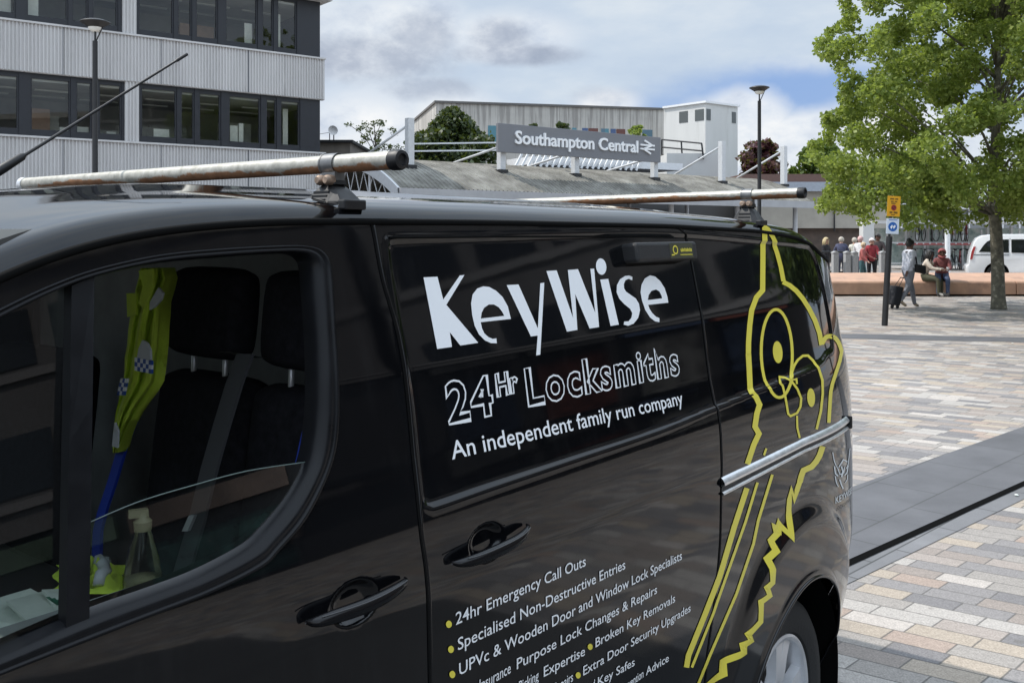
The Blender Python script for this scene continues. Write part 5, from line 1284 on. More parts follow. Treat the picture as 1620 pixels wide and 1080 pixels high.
bush('dark_street_tree', 'dark green tree half hidden behind the plane tree crown', 'tree', 1430, 240, 350, 150, 76, M['leaf2'], 90, .45, 'round', 8, 1.2)
for i, (px, y0, w, m) in enumerate(((888, 190, 34, 'leaf_dark'), (1008, 195, 34, 'leaf'), (845, 194, 24, 'leaf_dark'))):
    bush('planter_shrub', ('brown tinged shrub above the middle of the station sign', 'bright green shrub above the right end of the station sign', 'small dark shrub above the station name')[i], 'shrub', px, y0, 240, w, 64, M[m], 26, .25, 'round', 20+i, .8, True)
bush('street_tree', 'round green street tree out of frame, mirrored in the van', 'tree', 2130, -150, 300, 700, 13, M['leaf2'], 160, .22, 'round', 9, 1.4)

# ------------------------------------------------------------------ street lamps
def lamp(name, label, px, py_top, Y):
    b = Vector(((px-CX)/F*Y, Y, 0)); zt = H+(HY-py_top)/F*Y; th = thing(name, label, 'street lamp', tuple(b), 'street lamps on the square')
    mb = MB(); mb.lathe([(.075, 0), (.075, 1.0), (.057, 1.05), (.048, zt-.42), (.0, zt-.42)], b, (0, 0, 1), 16); mb.build('column', M['black_post'], th, smooth=True, angle=40)
    c = b+Vector((0, 0, zt)); mb = MB(); mb.lathe([(0, 0), (.18, -.012), (.275, -.045), (.282, -.06), (.24, -.085), (.13, -.16), (.10, -.18), (.02, -.185)], c, (0, 0, 1), 28); hd_ = mb.build('lamp_head', M['black_post'], th, smooth=True, angle=40)
    mb = MB(); mb.lathe([(.135, -.15), (.12, -.20), (.07, -.235), (0, -.24)], c, (0, 0, 1), 20); mb.build('lens', M['lamp_white'], hd_, smooth=True)
    mb = MB(); mb.tube([c+Vector((0, 0, -.45)), c+Vector((.0, 0, -.23))], .02, 8); mb.tube([c+Vector((0.02, 0, -.42)), c+Vector((.10, 0, -.25)), c+Vector((.15, .0, -.13))], .013, 8); mb.build('bracket', M['black_post'], th)
lamp('street_lamp', 'tall thin black street lamp in front of the office block', 150.5, 31, 18.4)
lamp('street_lamp', 'tall thin black street lamp right of the white tower', 1201.3, 136, 26.5)
# ------------------------------------------------------------------ parking sign
sb = gp(1399.5, 515); Ys = sb.y
sg = thing('parking_sign_post', 'leaning black post with a yellow plate above a white plate with blue disc', 'sign post', tuple(sb))
tp_ = at(1407, 374, Ys)-Vector((0, 0, 0)); lean = (tp_-sb).normalized()
mb = MB(); mb.tube([sb, tp_], .058, 16); mb.build('post', M['black_post'], sg, smooth=True, angle=50)
mb = MB(); mb.tube([tp_, at(1411, 309, Ys)], .024, 10); mb.build('upper_post', M['dark_metal'], sg, smooth=True, angle=50)
sx = (lambda v: (v-lean*v.dot(lean)).normalized())(Vector((1, .12, 0))); so = sx.cross(lean); so = so if so.y < 0 else -so
def plate(name, px0, px1, py0, py1, mat):
    c = at((px0+px1)/2, (py0+py1)/2, Ys)+so*.075; hw = (px1-px0)/2*Ys/F; hh = (py1-py0)/2*Ys/F
    mb = MB(); mb.obox(c, sx*hw, lean*hh, so*.004); return c+so*.0055, hw, hh, mb.build(name, mat, sg, bevel=.003)
ym = pbr('sign_yellow', (.72, .36, .02), .45); ink = pbr('sign_ink', (.05, .035, .02), .5); redm = pbr('sign_red', (.35, .03, .03), .5); bluem = pbr('sign_blue', (.02, .12, .42), .45); wm = pbr('sign_plate_white', (.66, .72, .8), .45)
c, hw, hh, pl_ = plate('yellow_plate', 1400, 1421.5, 310.5, 342.5, ym)
mb = MB()
for y, w, h_ in ((.72, .62, .07), (.46, .5, .06), (.28, .42, .06), (-.62, .62, .10), (-.84, .4, .04)):
    nn = int(w*14)
    for i in range(nn):
        if (i*7+int(y*10)) % 5 == 0: continue
        x = -w+2*w*(i+.5)/nn; mb.obox(c+sx*hw*x+lean*hh*y, sx*hw*w/nn*.72, lean*hh*h_, so*.0008)
mb.build('plate_print', ink, pl_)
def ringm(mb, c, r0, r1, o=0, m=0, n=28): mb.lathe([(r0, o), (r1, o+.0006), (r1, o-.002)], c, so, n, m)
mb = MB(); cc = c-lean*hh*.14; ringm(mb, cc, 0, hw*.40, .0012); mb.build('roundel', bluem if False else pbr('sign_brown', (.12, .03, .03), .5), pl_)
mb = MB(); ringm(mb, cc, hw*.30, hw*.42, .0028); mb.bar(cc+(sx-lean)*hw*.24+so*.003, cc-(sx-lean)*hw*.24+so*.003, hw*.1, .0015, so); mb.build('red_ring', redm, pl_)
c, hw, hh, pw = plate('white_plate', 1398.5, 1419.5, 346, 370, wm)
mb = MB(); ringm(mb, c-lean*hh*.06, 0, hw*.70, .0012); dsc = mb.build('blue_disc', bluem, pw)
mb = MB(); cc = c-lean*hh*.06+so*.003
def pp2(x, y): return cc+sx*hw*x+lean*hw*y
mb.add([pp2(-.42, -.05), pp2(-.12, .32), pp2(.0, .05), pp2(-.2, -.38)], [(0, 1, 2, 3)]); mb.add([pp2(.02, .02), pp2(.34, .3), pp2(.46, .05), pp2(.2, -.3), pp2(.12, -.3)], [(0, 1, 2, 3, 4)]); mb.build('white_arrows', M['sign_white'], dsc, fix=False)
mb = MB()
for i in range(8): mb.obox(c+sx*hw*(-.6+.17*i)+lean*hh*.84, sx*hw*.06, lean*hh*.06, so*.001)
mb.build('plate_print', bluem, pw)

# ------------------------------------------------------------------ long terracotta bench wall
yb = gp(1450, 468.5).y; X0 = (1296-CX)/F*yb; zf = H-(444.5-HY)/F*yb
bench = thing('bench_wall', 'long low terracotta bench wall with pale worn top across the square', 'bench', (X0+8, yb+.6, 0))
mb = MB(); seg = [X0, X0+2.02, X0+5.6, X0+9.2, X0+12.8, X0+16.4, X0+20]
for i in range(6):
    a, b = seg[i]+.011, seg[i+1]-.011; prof = [(0, .05), (0.0, zf-.06), (.02, zf-.02), (.06, zf), (.55, zf+.06), (1.5, zf+.17), (1.56, zf+.12), (1.56, .05)]
    n = len(prof); mb.add([(a, yb+y, z) for y, z in prof]+[(b, yb+y, z) for y, z in prof], [tuple(range(n-1, -1, -1)), tuple(range(n, 2*n))]+[(k, (k+1) % n, n+(k+1) % n, n+k) for k in range(n)])
mb.build('bench_block', M['terracotta'], bench, bevel=.012)
mb = MB(); mb.box(X0+.05, X0+19.9, yb+.08, yb+1.4, 0, .049); mb.build('bench_plinth', M['gap'], bench)

# ------------------------------------------------------------------ people
def skinned(J, E, Rr, root):
    names = list(J); me = bpy.data.meshes.new('fig'); me.from_pydata([tuple(J[n]) for n in names], [(names.index(a), names.index(b)) for a, b in E], [])
    o = bpy.data.objects.new('fig', me); COL.objects.link(o); sk = o.modifiers.new('s', 'SKIN'); sk.use_smooth_shade = True
    for i, n in enumerate(names):
        sv = me.skin_vertices[0].data[i]; r = Rr[n]; sv.radius = r if hasattr(r, '__len__') else (r, r); sv.use_root = (n == root)
    ss = o.modifiers.new('ss', 'SUBSURF'); ss.levels = ss.render_levels = 1
    bpy.context.view_layer.update(); r = bpy.data.meshes.new_from_object(o.evaluated_get(bpy.context.evaluated_depsgraph_get()))
    V = [v.co.copy() for v in r.vertices]; Fs = [tuple(p.vertices) for p in r.polygons]
    bpy.data.objects.remove(o); bpy.data.meshes.remove(me); bpy.data.meshes.remove(r); return V, Fs
def person(label, loc, face, J, mats, bulk=1., legw=1., hair=None, scale=1., group=None):
    # J: joints in a local frame, x right, y forward, z up; face: heading of y
    rot = Matrix.Rotation(math.atan2(-face[0], face[1]), 3, 'Z'); base = Vector(loc)
    th = thing('person', label, 'person', tuple(base), group)
    T = lambda p: base+rot@(Vector(p)*scale)
    b = bulk
    RR = dict(pel=(.145*b, .115*b), spi=(.135*b, .105*b), che=(.165*b, .115*b), nec=.055, hb=.068, hm=.095, ht=.062)
    for s in 'LR': RR.update({'sho'+s: .066*b, 'elb'+s: .048*b, 'wri'+s: .032, 'han'+s: (.036, .02), 'hip'+s: .092*legw, 'kne'+s: .062*legw, 'ank'+s: .045*legw**.6, 'toe'+s: .036})
    E = [('pel', 'spi'), ('spi', 'che'), ('che', 'nec'), ('nec', 'hb'), ('hb', 'hm'), ('hm', 'ht')]
    for s in 'LR': E += [('che', 'sho'+s), ('sho'+s, 'elb'+s), ('elb'+s, 'wri'+s), ('wri'+s, 'han'+s), ('pel', 'hip'+s), ('hip'+s, 'kne'+s), ('kne'+s, 'ank'+s), ('ank'+s, 'toe'+s)]
    V, Fs = skinned(J, E, RR, 'pel')
    zone = {'pel-spi': 0, 'spi-che': 0, 'che-nec': 0, 'nec-hb': 2, 'hb-hm': 2, 'hm-ht': 2}
    for s in 'LR': zone.update({f'che-sho{s}': 0, f'sho{s}-elb{s}': 0, f'elb{s}-wri{s}': 0 if mats.get('long', True) else 2, f'wri{s}-han{s}': 2, f'pel-hip{s}': 1, f'hip{s}-kne{s}': 1, f'kne{s}-ank{s}': 1, f'ank{s}-toe{s}': 3})
    JJ = {k: Vector(v) for k, v in J.items()}
    mb = MB(); mb.v = [tuple(T(v)) for v in V]
    for f in Fs:
        c = sum((V[i] for i in f), Vector())/len(f); best = None
        for a, bb in E:
            p, q = JJ[a], JJ[bb]; d = q-p; t = max(0, min(1, (c-p).dot(d)/max(d.length_squared, 1e-9))); dd = (c-p-d*t).length
            if a == 'pel' and bb == 'spi' : dd -= .02
            if best is None or dd < best[0]: best = (dd, zone[a+'-'+bb])
        mb.f.append(f); mb.m.append(best[1])
    # fingers and thumb
    for s in 'LR':
        w, h_ = JJ['wri'+s], JJ['han'+s]; d = (h_-w).normalized(); side = d.cross(Vector((0, 1, .2))).normalized(); cur = side.cross(d)
        for i in range(4):
            r0 = h_+side*(i-1.5)*.018; ln = (.062, .072, .068, .052)[i]; mb.tube([T(r0-d*.01), T(r0+d*ln*.5+cur*.008), T(r0+d*ln*.9+cur*.03)], [.0085*scale, .0078*scale, .006*scale], 6, 2)
        r0 = w.lerp(h_, .45)+side*.03; mb.tube([T(r0), T(r0+side*.022+d*.03), T(r0+side*.02+d*.055+cur*.01)], [.010*scale, .009*scale, .007*scale], 6, 2)
    # face: nose, eyes, mouth, ears
    hm, ht, hb = JJ['hm'], JJ['ht'], JJ['hb']; fw = Vector(mats.get('look', (0, 1, 0))).normalized(); up = (ht-hb).normalized(); rt_ = fw.cross(up).normalized(); fw = up.cross(rt_)
    fc_ = hm+fw*.085
    mb.tube([T(fc_+up*.018), T(fc_-up*.012+fw*.018), T(fc_-up*.022)], [.007*scale, .011*scale, .006*scale], 6, 2)
    for sg_ in (-1, 1):
        mb.ico(T(fc_+rt_*.032*sg_+up*.016-fw*.006), .010*scale, 1, 4); mb.ico(T(hm+rt_*.092*sg_-up*.005), (.012*scale, .022*scale, .03*scale), 1, 2)
    mb.ico(T(fc_-up*.045-fw*.006), (.02*scale, .012*scale, .006*scale), 1, 5)
    eye = M['gap']; lip = pbr('lips', (.28, .1, .09), .5)
    body = mb.build('body', [mats['top'], mats['legs'], mats['skin'], mats['shoes'], eye, lip], th, smooth=True)
    if hair:
        kind, hmname = hair; hb_ = MB(); bmx = bmesh.new(); bmesh.ops.create_icosphere(bmx, subdivisions=3, radius=1)
        vs = []; 
        for v in bmx.verts:
            c = v.co; p = hm+up*.022+rt_*c.x*.108+fw*(c.y*.112-.012)+up*c.z*.118
            vs.append((c.copy(), p))
        keep = lambda c: (c.z > -.05 and c.y < .62+c.z*.9) or (c.y < -.05 and c.z > -.75)
        fs = [tuple(v.index for v in f.verts) for f in bmx.faces if all(keep(v.co) for v in f.verts)]; bmx.free()
        hb_.add([T(p) for _, p in vs], fs)
        if kind == 'long':
            for k in range(9):
                a = -1.9+3.8*k/8; st = hm+rt_*.095*math.sin(a)-fw*.10*math.cos(a)*1.0; hb_.tube([T(st+up*.05), T(st-up*.06-fw*.01), T(st-up*.20-fw*.02)], [.03*scale, .034*scale, .018*scale], 6)
        if kind == 'bun': hb_.ico(T(hm+up*.11-fw*.05), .06*scale, 2)
        if kind == 'cap': hb_.obox(T(hm+up*.06+fw*.13), rot@rt_*.06*scale, rot@fw*.055*scale, rot@up*.006*scale)
        if kind == 'scarf':
            hb_.tube([T(hm-up*.08+rt_*.09), T(hm-up*.12+fw*.07), T(hm-up*.08-rt_*.09)], .035*scale, 8); hb_.tube([T(hm-up*.02-fw*.09), T(hm-up*.2-fw*.10), T(hm-up*.3-fw*.09)], [.06*scale, .08*scale, .05*scale], 8)
        hb_.build('hair' if kind in ('short', 'long', 'bun') else ('cap' if kind == 'cap' else 'headscarf'), hmname, th, smooth=True)
    return th, T
def stand(stride=0., armL=.1, armR=.1, lean=0., bendL=.15, bendR=.15, spread=.0):
    J = dict(pel=(0, 0, .95), spi=(0, lean*.3, 1.12), che=(0, lean*.7, 1.34), nec=(0, lean, 1.49), hb=(0, lean+.015, 1.545), hm=(0, lean+.03, 1.62), ht=(0, lean+.025, 1.70))
    for s, sg_, st, ar, bd in (('L', -1, stride, armL, bendL), ('R', 1, -stride, armR, bendR)):
        J['sho'+s] = (.17*sg_, lean*.8, 1.41); J['elb'+s] = (.22*sg_+spread*sg_, lean*.8+math.sin(ar)*.27, 1.41-math.cos(ar)*.27)
        e = Vector(J['elb'+s]); a2 = ar+bd; J['wri'+s] = tuple(e+Vector((-.01*sg_, math.sin(a2)*.24, -math.cos(a2)*.24))); J['han'+s] = tuple(e+Vector((-.01*sg_, math.sin(a2)*.31, -math.cos(a2)*.31)))
        J['hip'+s] = (.095*sg_, 0, .90); kz = .50+abs(st)*.02; back = st < 0
        J['kne'+s] = (.10*sg_, st*.55+(.06 if back else .03), kz); J['ank'+s] = (.10*sg_, st*1.0-(.05 if back else 0), .085+(.10 if back and abs(st) > .2 else 0)); J['toe'+s] = (.105*sg_, st+.13, .035+(.0 if not back else .02))
    return J
def seated(seat=.45, kneefwd=.42, lean=.1, armf=.5, bend=.9):
    J = dict(pel=(0, 0, seat+.10), spi=(0, .02, seat+.26), che=(0, lean*.7, seat+.48), nec=(0, lean, seat+.62), hb=(0, lean+.02, seat+.68), hm=(0, lean+.04, seat+.755), ht=(0, lean+.04, seat+.84))
    for s, sg_ in (('L', -1), ('R', 1)):
        J['sho'+s] = (.165*sg_, lean*.8, seat+.55); J['elb'+s] = (.20*sg_, lean*.8+math.sin(armf)*.26, seat+.55-math.cos(armf)*.26); e = Vector(J['elb'+s]); a2 = armf+bend
        J['wri'+s] = tuple(e+Vector((-.06*sg_, math.sin(a2)*.23, -math.cos(a2)*.23))); J['han'+s] = tuple(e+Vector((-.08*sg_, math.sin(a2)*.30, -math.cos(a2)*.30)))
        J['hip'+s] = (.095*sg_, .06, seat+.09); J['kne'+s] = (.12*sg_, kneefwd, seat+.06); J['ank'+s] = (.12*sg_, kneefwd+.02, .085); J['toe'+s] = (.13*sg_, kneefwd+.16, .035)
    return J
sh_d = cloth('dark_shoes', (.02, .02, .022)); hair_b = pbr('black_hair', (.008, .007, .007), .6, var=.3); hair_g = pbr('grey_hair', (.42, .38, .32), .7, var=.2)
wp = gp(1437, 487)
w1, TW = person('person in a pale quilted jacket and grey trousers walking with a black case', (wp.x, wp.y, 0), (1, .25), stand(.26, .5, -.45, .03, .5, .05), dict(top=cloth('pale_jacket', (.62, .64, .72)), legs=cloth('grey_trousers', (.20, .205, .23)), skin=M['skin_d'], shoes=cloth('beige_shoes', (.35, .28, .2))), bulk=1.22, legw=1.3, hair=('bun', hair_b), scale=.94)
bg = thing('shoulder_bag', 'black shoulder bag carried by the walking person', 'bag', tuple(TW((.2, .15, .95))))
mb = MB(); mb.obox(TW((.20, .20, 1.0)), Vector((.12, .03, -.02)), Vector((-.02, .06, 0)), (.0, 0, .10)); mb.build('bag_body', cloth('black_leather', (.012, .012, .013)), bg, bevel=.03, smooth=True)
mb = MB(); mb.tube([TW((.22, .1, 1.08)), TW((.18, .08, 1.3)), TW((.1, .04, 1.47)), TW((.0, -.1, 1.42))], .014, 6); mb.build('strap', M['gap'], bg)
cs_ = wp+Vector((-.42, -.08, 0)); case = thing('wheeled_suitcase', 'black wheeled suitcase trailing behind the walking person', 'suitcase', tuple(cs_))
tl = Vector((.22, .05, 1)).normalized(); fx = Vector((.97, .15, -.2)).normalized(); fy = tl.cross(fx)
mb = MB(); mb.obox(cs_+tl*.31, fx*.10, fy*.16, tl*.23); mb.build('case_body', cloth('case_fabric', (.015, .016, .02)), case, bevel=.03, smooth=True)
mb = MB()
for k in (-.1, .1): mb.tube([cs_+tl*.52+fy*k, TW((.05, -.22, .78))+fy*k*.6], .008, 6)
mb.tube([TW((.05, -.22, .78))-fy*.07, TW((.05, -.22, .78))+fy*.07], .014, 6); mb.build('pull_handle', M['dark_metal'], case)
for i, (a, b) in enumerate(((-.07, -.11), (-.07, .11), (.07, -.11), (.07, .11))):
    p = cs_+fx*a+fy*b; mb = MB(); mb.lathe([(0, -.012), (.04, -.012), (.04, .012), (0, .012)], (p.x, p.y, .04), fy, 14); mb.build('wheel', M['tyre'], case)
px = (1464-CX)/F*(yb-.0); seatz = zf
p1, T1 = person('person in a cream top and olive trousers sitting on the bench wall, facing right', (px+.02, yb+.18, 0), (.75, -.66), seated(seatz, .44, .16, .75, .7), dict(top=cloth('cream_top', (.62, .54, .46)), legs=cloth('olive_trousers', (.075, .075, .045)), skin=M['skin_d'], shoes=cloth('white_shoes', (.5, .48, .45))), bulk=1.12, legw=1.25, hair=('long', hair_b), scale=1.0)
px = (1491-CX)/F*(yb-.0)
p2_, T2 = person('person in a maroon patterned top, jeans and red headscarf sitting on the bench wall', (px+.08, yb+.22, 0), (-.35, -.94), seated(seatz, .42, .06, .6, .85), dict(top=cloth('maroon_top', (.19, .06, .06)), legs=cloth('dark_jeans', (.05, .07, .13)), skin=M['skin_d'], shoes=sh_d), bulk=1.2, legw=1.2, hair=('scarf', cloth('red_scarf', (.30, .08, .08))), scale=1.03)
ch_ = T2((-.12, .46, seatz+.33)); cup = thing('paper_cup', 'white paper cup held between the two people sitting on the bench wall', 'cup', tuple(ch_))
mb = MB(); mb.lathe([(0, -.05), (.028, -.05), (.038, .05), (.034, .05), (0, .03)], ch_, (0, 0, 1), 16); mb.build('cup_body', M['sign_white'], cup, smooth=True, angle=40)
jeans = cloth('blue_jeans', (.07, .10, .16)); blk = cloth('black_cloth', (.014, .013, .016))
CRW = [(1306, 33.5, 1.62, (.6, -.8), 'blond person in black clothes at the left end of the crowd by the bollards', blk, blk, M['skin_l'], ('long', pbr('blond_hair', (.45, .36, .2), .6)), 1.0, stand(0, .2, .3)),
       (1331, 34.5, 1.63, (.3, .95), 'grey haired person in a navy striped shirt seen from behind in the crowd', cloth('navy_stripes', (.07, .075, .13)), cloth('dark_blue_trousers', (.05, .055, .08)), M['skin_l'], ('short', hair_g), 1.12, stand(0, .3, .5, .0, .8, .6, .05)),
       (1352, 35.3, 1.60, (.2, .98), 'person in a cream shirt in the middle of the crowd', cloth('cream_shirt', (.6, .58, .5)), cloth('stone_trousers', (.3, .28, .25)), M['skin_l'], ('short', hair_g), 1.0, stand(0, .3, .2)),
       (1361, 34.4, 1.66, (.4, .9), 'person in a white shirt with pinkish cap in the crowd', cloth('white_shirt', (.72, .70, .70)), jeans, M['skin_l'], ('cap', cloth('pink_cap', (.6, .38, .36))), 1.15, stand(0, .4, .2, .05)),
       (1364, 32.3, 1.46, (.7, -.5), 'short person in a coral red jacket and teal jeans in the crowd', cloth('coral_jacket', (.38, .11, .10)), cloth('teal_jeans', (.05, .11, .12)), M['skin_l'], ('short', pbr('fair_hair', (.5, .38, .24), .6)), 1.15, stand(.12, .6, .3, .03, .6, .5)),
       (1379, 32.6, 1.60, (-.2, -1), 'person in a black top with red sleeves and a white cap in the crowd', cloth('red_sleeves', (.26, .03, .04)), blk, M['skin_l'], ('cap', cloth('white_cap', (.7, .62, .6))), 1.2, stand(.05, .5, .2, .02, .9, .4)),
       (1389, 34.0, 1.74, (-.6, -.8), 'tall person in a dark jacket behind the red sleeved one in the crowd', cloth('dark_jacket', (.04, .03, .032)), blk, M['skin_d'], ('short', hair_b), 1.1, stand(0, .2, .2, 0, .3, .3, .06))]
for pxl, Y, hgt, fc__, lb, top, legs, sk, hr, bk, J in CRW:
    person(lb, ((pxl-CX)/F*Y, Y, 0), fc__, J, dict(top=top, legs=legs, skin=sk, shoes=sh_d, long=True), bulk=bk, legw=1.15, hair=hr, scale=hgt/1.74, group='people gathered behind the bench wall')
# dark front panel of the red sleeved person's top
# ------------------------------------------------------------------ bollards, rail, racks, bikes
boll = thing('stone_bollard', 'square grey stone bollard nearest the black van, partly hidden by it', 'bollard', (0, 0, 0), 'stone bollards behind the bench wall')
mb = MB(); mb.box(-.09, .09, -.09, .09, 0, 1.12); mb.build('shaft', M['granite'], boll, bevel=.012)
mb = MB(); mb.prism([(-.1, 1.121), (.1, 1.121), (.1, 1.14), (.0, 1.2), (-.1, 1.16)], (0, -.1, 0), (1, 0, 0), (0, 0, 1), (0, .2, 0)); mb.build('cap', M['granite'], boll, bevel=.006)
BL = [(1321, 'square grey stone bollard in front of the grey haired person, leftmost in view'), (1340, 'square grey stone bollard second from the left, between the striped and cream shirts'), (1352, 'square grey stone bollard in front of the cream shirted person'), (1396, 'square grey stone bollard left of the black sign post'), (1404, 'square grey stone bollard just right of the black sign post')]
for i, (pxl, lb) in enumerate(BL):
    o = boll if i == 0 else copy_tree(boll); o['label'] = lb; o.location = ((pxl-CX)/F*30.9, 30.9, 0); o.rotation_euler.z = .1
gr = thing('guard_rail', 'dark metal guard rail between the stone bollards', 'railing', ((1330-CX)/F*31.3, 31.3, 0))
xa, xb = (1300-CX)/F*31.3, (1346-CX)/F*31.3
mb = MB(); mb.tube([(xa, 31.3, 1.16), (xb, 31.3, 1.16)], .03, 8); mb.tube([(xa, 31.3, .5), (xb, 31.3, .5)], .025, 8)
for i in range(5): x = xa+(xb-xa)*i/4; mb.tube([(x, 31.3, 0), (x, 31.3, 1.16)], .025, 6)
mb.build('rail', M['dark_metal'], gr)
rk = thing('cycle_rack', 'two tier cycle rack with dark red upper rail under the shelter', 'cycle rack', ((1480-CX)/F*45.2, 45.2, 0))
xa, xb = (1412-CX)/F*45.2, (1625-CX)/F*45.2
mb = MB(); mb.bar((xa, 44.7, 1.24), (xb, 44.7, 1.24), .1, .1); mb.build('front_rail', pbr('rack_red', (.25, .06, .06), .5), rk)
mb = MB(); mb.bar((xa, 45.8, 1.3), (xb, 45.8, 1.3), .08, .08); mb.bar((xa, 45.8, .3), (xb, 45.8, .3), .06, .06)
for i in range(22): x = xa+(xb-xa)*i/21; mb.bar((x, 44.6, 1.27), (x, 46.2, 1.34), .05, .04)
for i in range(8): x = xa+(xb-xa)*i/7; mb.bar((x, 45.9, 0), (x, 45.9, 1.9), .07, .07)
mb.build('frame', M['white_frame'], rk)
for pxl in (1499,):
    q = (pxl-CX)/F*41; mb = MB(); mb.tube([(q, 41, 0), (q, 41, 3.2)], .11, 12); tag(mb.build('shelter_pole', M['white_frame'], None, smooth=True, angle=50), 'thick white pole in front of the bike rack beside the plane tree', 'pole')
def bike_proto(col):
    b = thing('bicycle', 'x', 'bicycle', (0, 0, 0), 'bicycles in the two tier rack')
    for x in (-.52, .52):
        mb = MB(); pts = [(x+.33*math.cos(t), 0, .34+.33*math.sin(t)) for t in np.linspace(0, 2*math.pi, 24, endpoint=False)]; mb.tube(pts, .02, 6, closed=True); w = mb.build('wheel', M['tyre'], b)
        mb = MB()
        for k in range(8): t = math.pi*k/8; mb.bar((x-.32*math.cos(t), 0, .34-.32*math.sin(t)), (x+.32*math.cos(t), 0, .34+.32*math.sin(t)), .006, .006)
        mb.build('spokes', M['alloy'], w)
    mb = MB()
    for a, c in (((-.52, .34), (-.08, .32)), ((-.08, .32), (.38, .82)), ((-.17, .82), (.37, .86)), ((-.08, .32), (-.2, .92)), ((-.52, .34), (-.17, .8)), ((.52, .34), (.36, .95))): mb.tube([(a[0], 0, a[1]), (c[0], 0, c[1])], .018, 6)
    mb.build('frame', col, b)
    mb = MB(); mb.prism([(-.34, -.06), (-.34, .06), (-.05, .02), (-.05, -.02)], (0, 0, .92), (1, 0, 0), (0, 1, 0), (0, 0, .06)); mb.build('saddle', M['gap'], b)
    mb = MB(); mb.tube([(.28, -.28, .98), (.38, -.15, 1.0), (.38, .15, 1.0), (.28, .28, .98)], .014, 6); mb.build('handlebar', M['dark_metal'], b); return b
cols_ = [pbr('bike_black', (.02, .02, .022), .4), pbr('bike_red', (.3, .03, .03), .4), pbr('bike_grey', (.25, .26, .27), .4)]
protos = [bike_proto(c) for c in cols_]
spots = [(1456, 1.36, 0, .9, 'black bicycle on the upper rack tier above the walking person'), (1474, 1.36, 0, 1.2, 'black bicycle on the upper rack tier over the cream topped sitter'), (1489, 1.36, 2, .7, 'grey bicycle on the upper rack tier left of the white pole'),
         (1448, .02, 2, 1.1, 'grey bicycle on the lower rack tier behind the walking person'), (1462, .02, 0, 1.3, 'black bicycle on the lower rack tier left of the cream topped sitter'), (1478, .02, 2, .9, 'grey bicycle on the lower rack tier between the two sitters'),
         (1507, 1.36, 1, 1.25, 'red bicycle on the upper rack tier right of the white pole'), (1518, 1.36, 0, 1.4, 'black bicycle on the upper rack tier, second right of the white pole'), (1529, 1.36, 1, 1.2, 'red bicycle on the upper rack tier nearest the white people carrier'),
         (1509, .02, 0, 1.35, 'black bicycle on the lower rack tier right of the white pole'), (1519, .02, 1, 1.2, 'red bicycle on the lower rack tier, second right of the white pole'), (1530, .02, 0, 1.1, 'black bicycle on the lower rack tier nearest the white people carrier')]
usedp = set()
for pxl, z, ci_, rz, lb in spots:
    o = protos[ci_] if ci_ not in usedp else copy_tree(protos[ci_]); usedp.add(ci_); o['label'] = lb; o.location = ((pxl-CX)/F*45.2, 45.2, z); o.rotation_euler = (0, 0, rz)

# ------------------------------------------------------------------ white people carrier
Yv = 33.6; xv = (1531-CX)/F*Yv
mp = thing('people_carrier', 'white people carrier parked behind the bench wall and plane tree', 'car', (xv, Yv, 0)); mpm = pbr('white_car_paint', (.78, .79, .80), .2, coat=.5)
prof = [(.02, .30), (-.03, .45), (-.04, .60), (.04, .66), (.07, .95), (.11, 1.12), (.22, 1.45), (.32, 1.60), (.50, 1.69), (.9, 1.735), (2.7, 1.745), (3.25, 1.68), (3.9, 1.24), (4.7, 1.05), (5.0, .85), (5.03, .5), (4.98, .28)]
def wcut(xc): return [(xc+.40*math.cos(t), .36+.40*math.sin(t)) for t in np.linspace(0, math.pi, 13)][::1]
bot = [(4.95, .26)]+[p for p in wcut(4.05)]+[p for p in wcut(.92)]
pr = prof+[(x, max(z, .26)) for x, z in bot]
def side_y(z): return .0+.10*max(0, (z-1.1)/.65)**1.3+.03*max(0, (.6-z))
mb = MB(); n = len(pr)
ring0 = [(xv+x, Yv+side_y(z)+.09, z) for x, z in [(x*1.0+(.04 if x < 1 else -.04)*(z > .45), z-.03*(z > 1.6)) for x, z in pr]]
mb.add([(xv+x, Yv+.06+side_y(z), z) for x, z in pr]+[(xv+x, Yv+1.84-side_y(z), z) for x, z in pr], [tuple(range(n-1, -1, -1)), tuple(range(n, 2*n))]+[(i, (i+1) % n, n+(i+1) % n, n+i) for i in range(n)])
mb.build('body', mpm, mp, bevel=.05, smooth=True, angle=50)
dkg = pbr('dark_car_glass', (.012, .014, .016), .04, spec=.7)
def sidepan(name, poly, mat, o=.012): 
    mb = MB(); P = catmull(poly, 3, True) if len(poly) > 8 else poly; a = [(xv+x, Yv+.06+side_y(z)-o, z) for x, z in P]; b = [(p[0], p[1]+.03, p[2]) for p in a]; n = len(a)
    mb.add(a+b, [tuple(range(n)), tuple(range(2*n-1, n-1, -1))]+[(i, (i+1) % n, n+(i+1) % n, n+i) for i in range(n)]); return mb.build(name, mat, mp)
sidepan('window', [(.36, 1.12), (.50, 1.34), (.62, 1.48), (.74, 1.54), (1.30, 1.56), (1.30, 1.10)], dkg)
sidepan('window', [(1.38, 1.10), (1.38, 1.56), (2.45, 1.57), (2.45, 1.07)], dkg); sidepan('window', [(2.52, 1.07), (2.52, 1.57), (2.85, 1.56), (3.5, 1.16), (3.5, 1.07)], dkg)
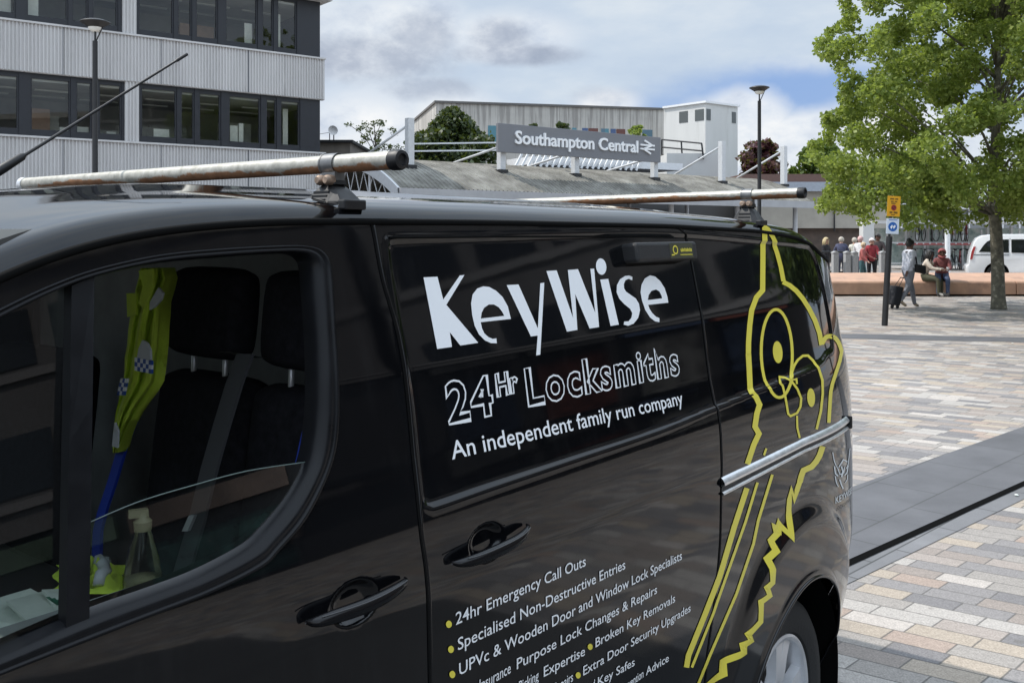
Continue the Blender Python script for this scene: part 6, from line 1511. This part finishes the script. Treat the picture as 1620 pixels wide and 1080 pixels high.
sidepan('door_gap', [(1.335, .35), (1.335, 1.6), (1.345, 1.6), (1.345, .35)], M['gap'], .004); sidepan('door_gap', [(2.48, .35), (2.48, 1.6), (2.49, 1.6), (2.49, .35)], M['gap'], .004)
sidepan('slide_rail', [(.2, 1.0), (.2, 1.02), (1.3, 1.02), (1.3, 1.0)], M['frame_dark'], .006); sidepan('tail_lamp', [(.075, .85), (.12, 1.12), (.19, 1.3), (.26, 1.3), (.2, 1.1), (.15, .85)], redm, .014)
sidepan('sill_trim', [(1.35, .30), (1.35, .40), (3.6, .40), (3.6, .30)], M['plastic'], .006)
for x in (.92, 4.05):
    c = Vector((xv+x, Yv+.10, .33)); mb = MB(); mb.lathe([(.2, .0), (.29, -.02), (.325, .0), (.33, .06), (.33, .2), (.2, .2)], c, (0, 1, 0), 36); w = mb.build('wheel', M['tyre'], mp, smooth=True, angle=40)
    mb = MB(); mb.lathe([(.205, .03), (.21, -.005), (.195, -.005), (.19, .05), (0, .06)], c, (0, 1, 0), 32)
    for k in range(7): t = 2*math.pi*k/7+.3; d = Vector((math.cos(t), 0, math.sin(t))); mb.bar(c+d*.03+Vector((0, .01, 0)), c+d*.2+Vector((0, .005, 0)), .045, .03, (0, 1, 0))
    mb.lathe([(0, -.01), (.05, -.005), (.055, .03)], c, (0, 1, 0), 16); mb.build('rim', M['alloy'], w, smooth=True, angle=40)
    mb = MB(); mb.lathe([(.39, .03), (.40, .5), (0, .5)], c+Vector((0, -.03, .03)), (0, 1, 0), 32); mb.build('wheel_arch_liner', M['gap'], mp)
mp.rotation_euler.z = -.40
# litter on the paving
for i, (x, y) in enumerate(((1608, 781), (1602, 542))):
    c = gp(x, y, .02); mb = MB(); rr2 = random.Random(i); mb.ico((c.x, c.y, .014), (.017, .012, .006), 1); mb.v = [(a+rr2.uniform(-.006, .006), b+rr2.uniform(-.006, .006), cz) for a, b, cz in mb.v]
    tag(mb.build('litter_scrap', M['paper'], None), ('white litter scrap at the edge of the grey drain band', 'tiny white litter scrap on the far stone line', 'tiny pale scrap on the slate band near the van')[i], 'litter')
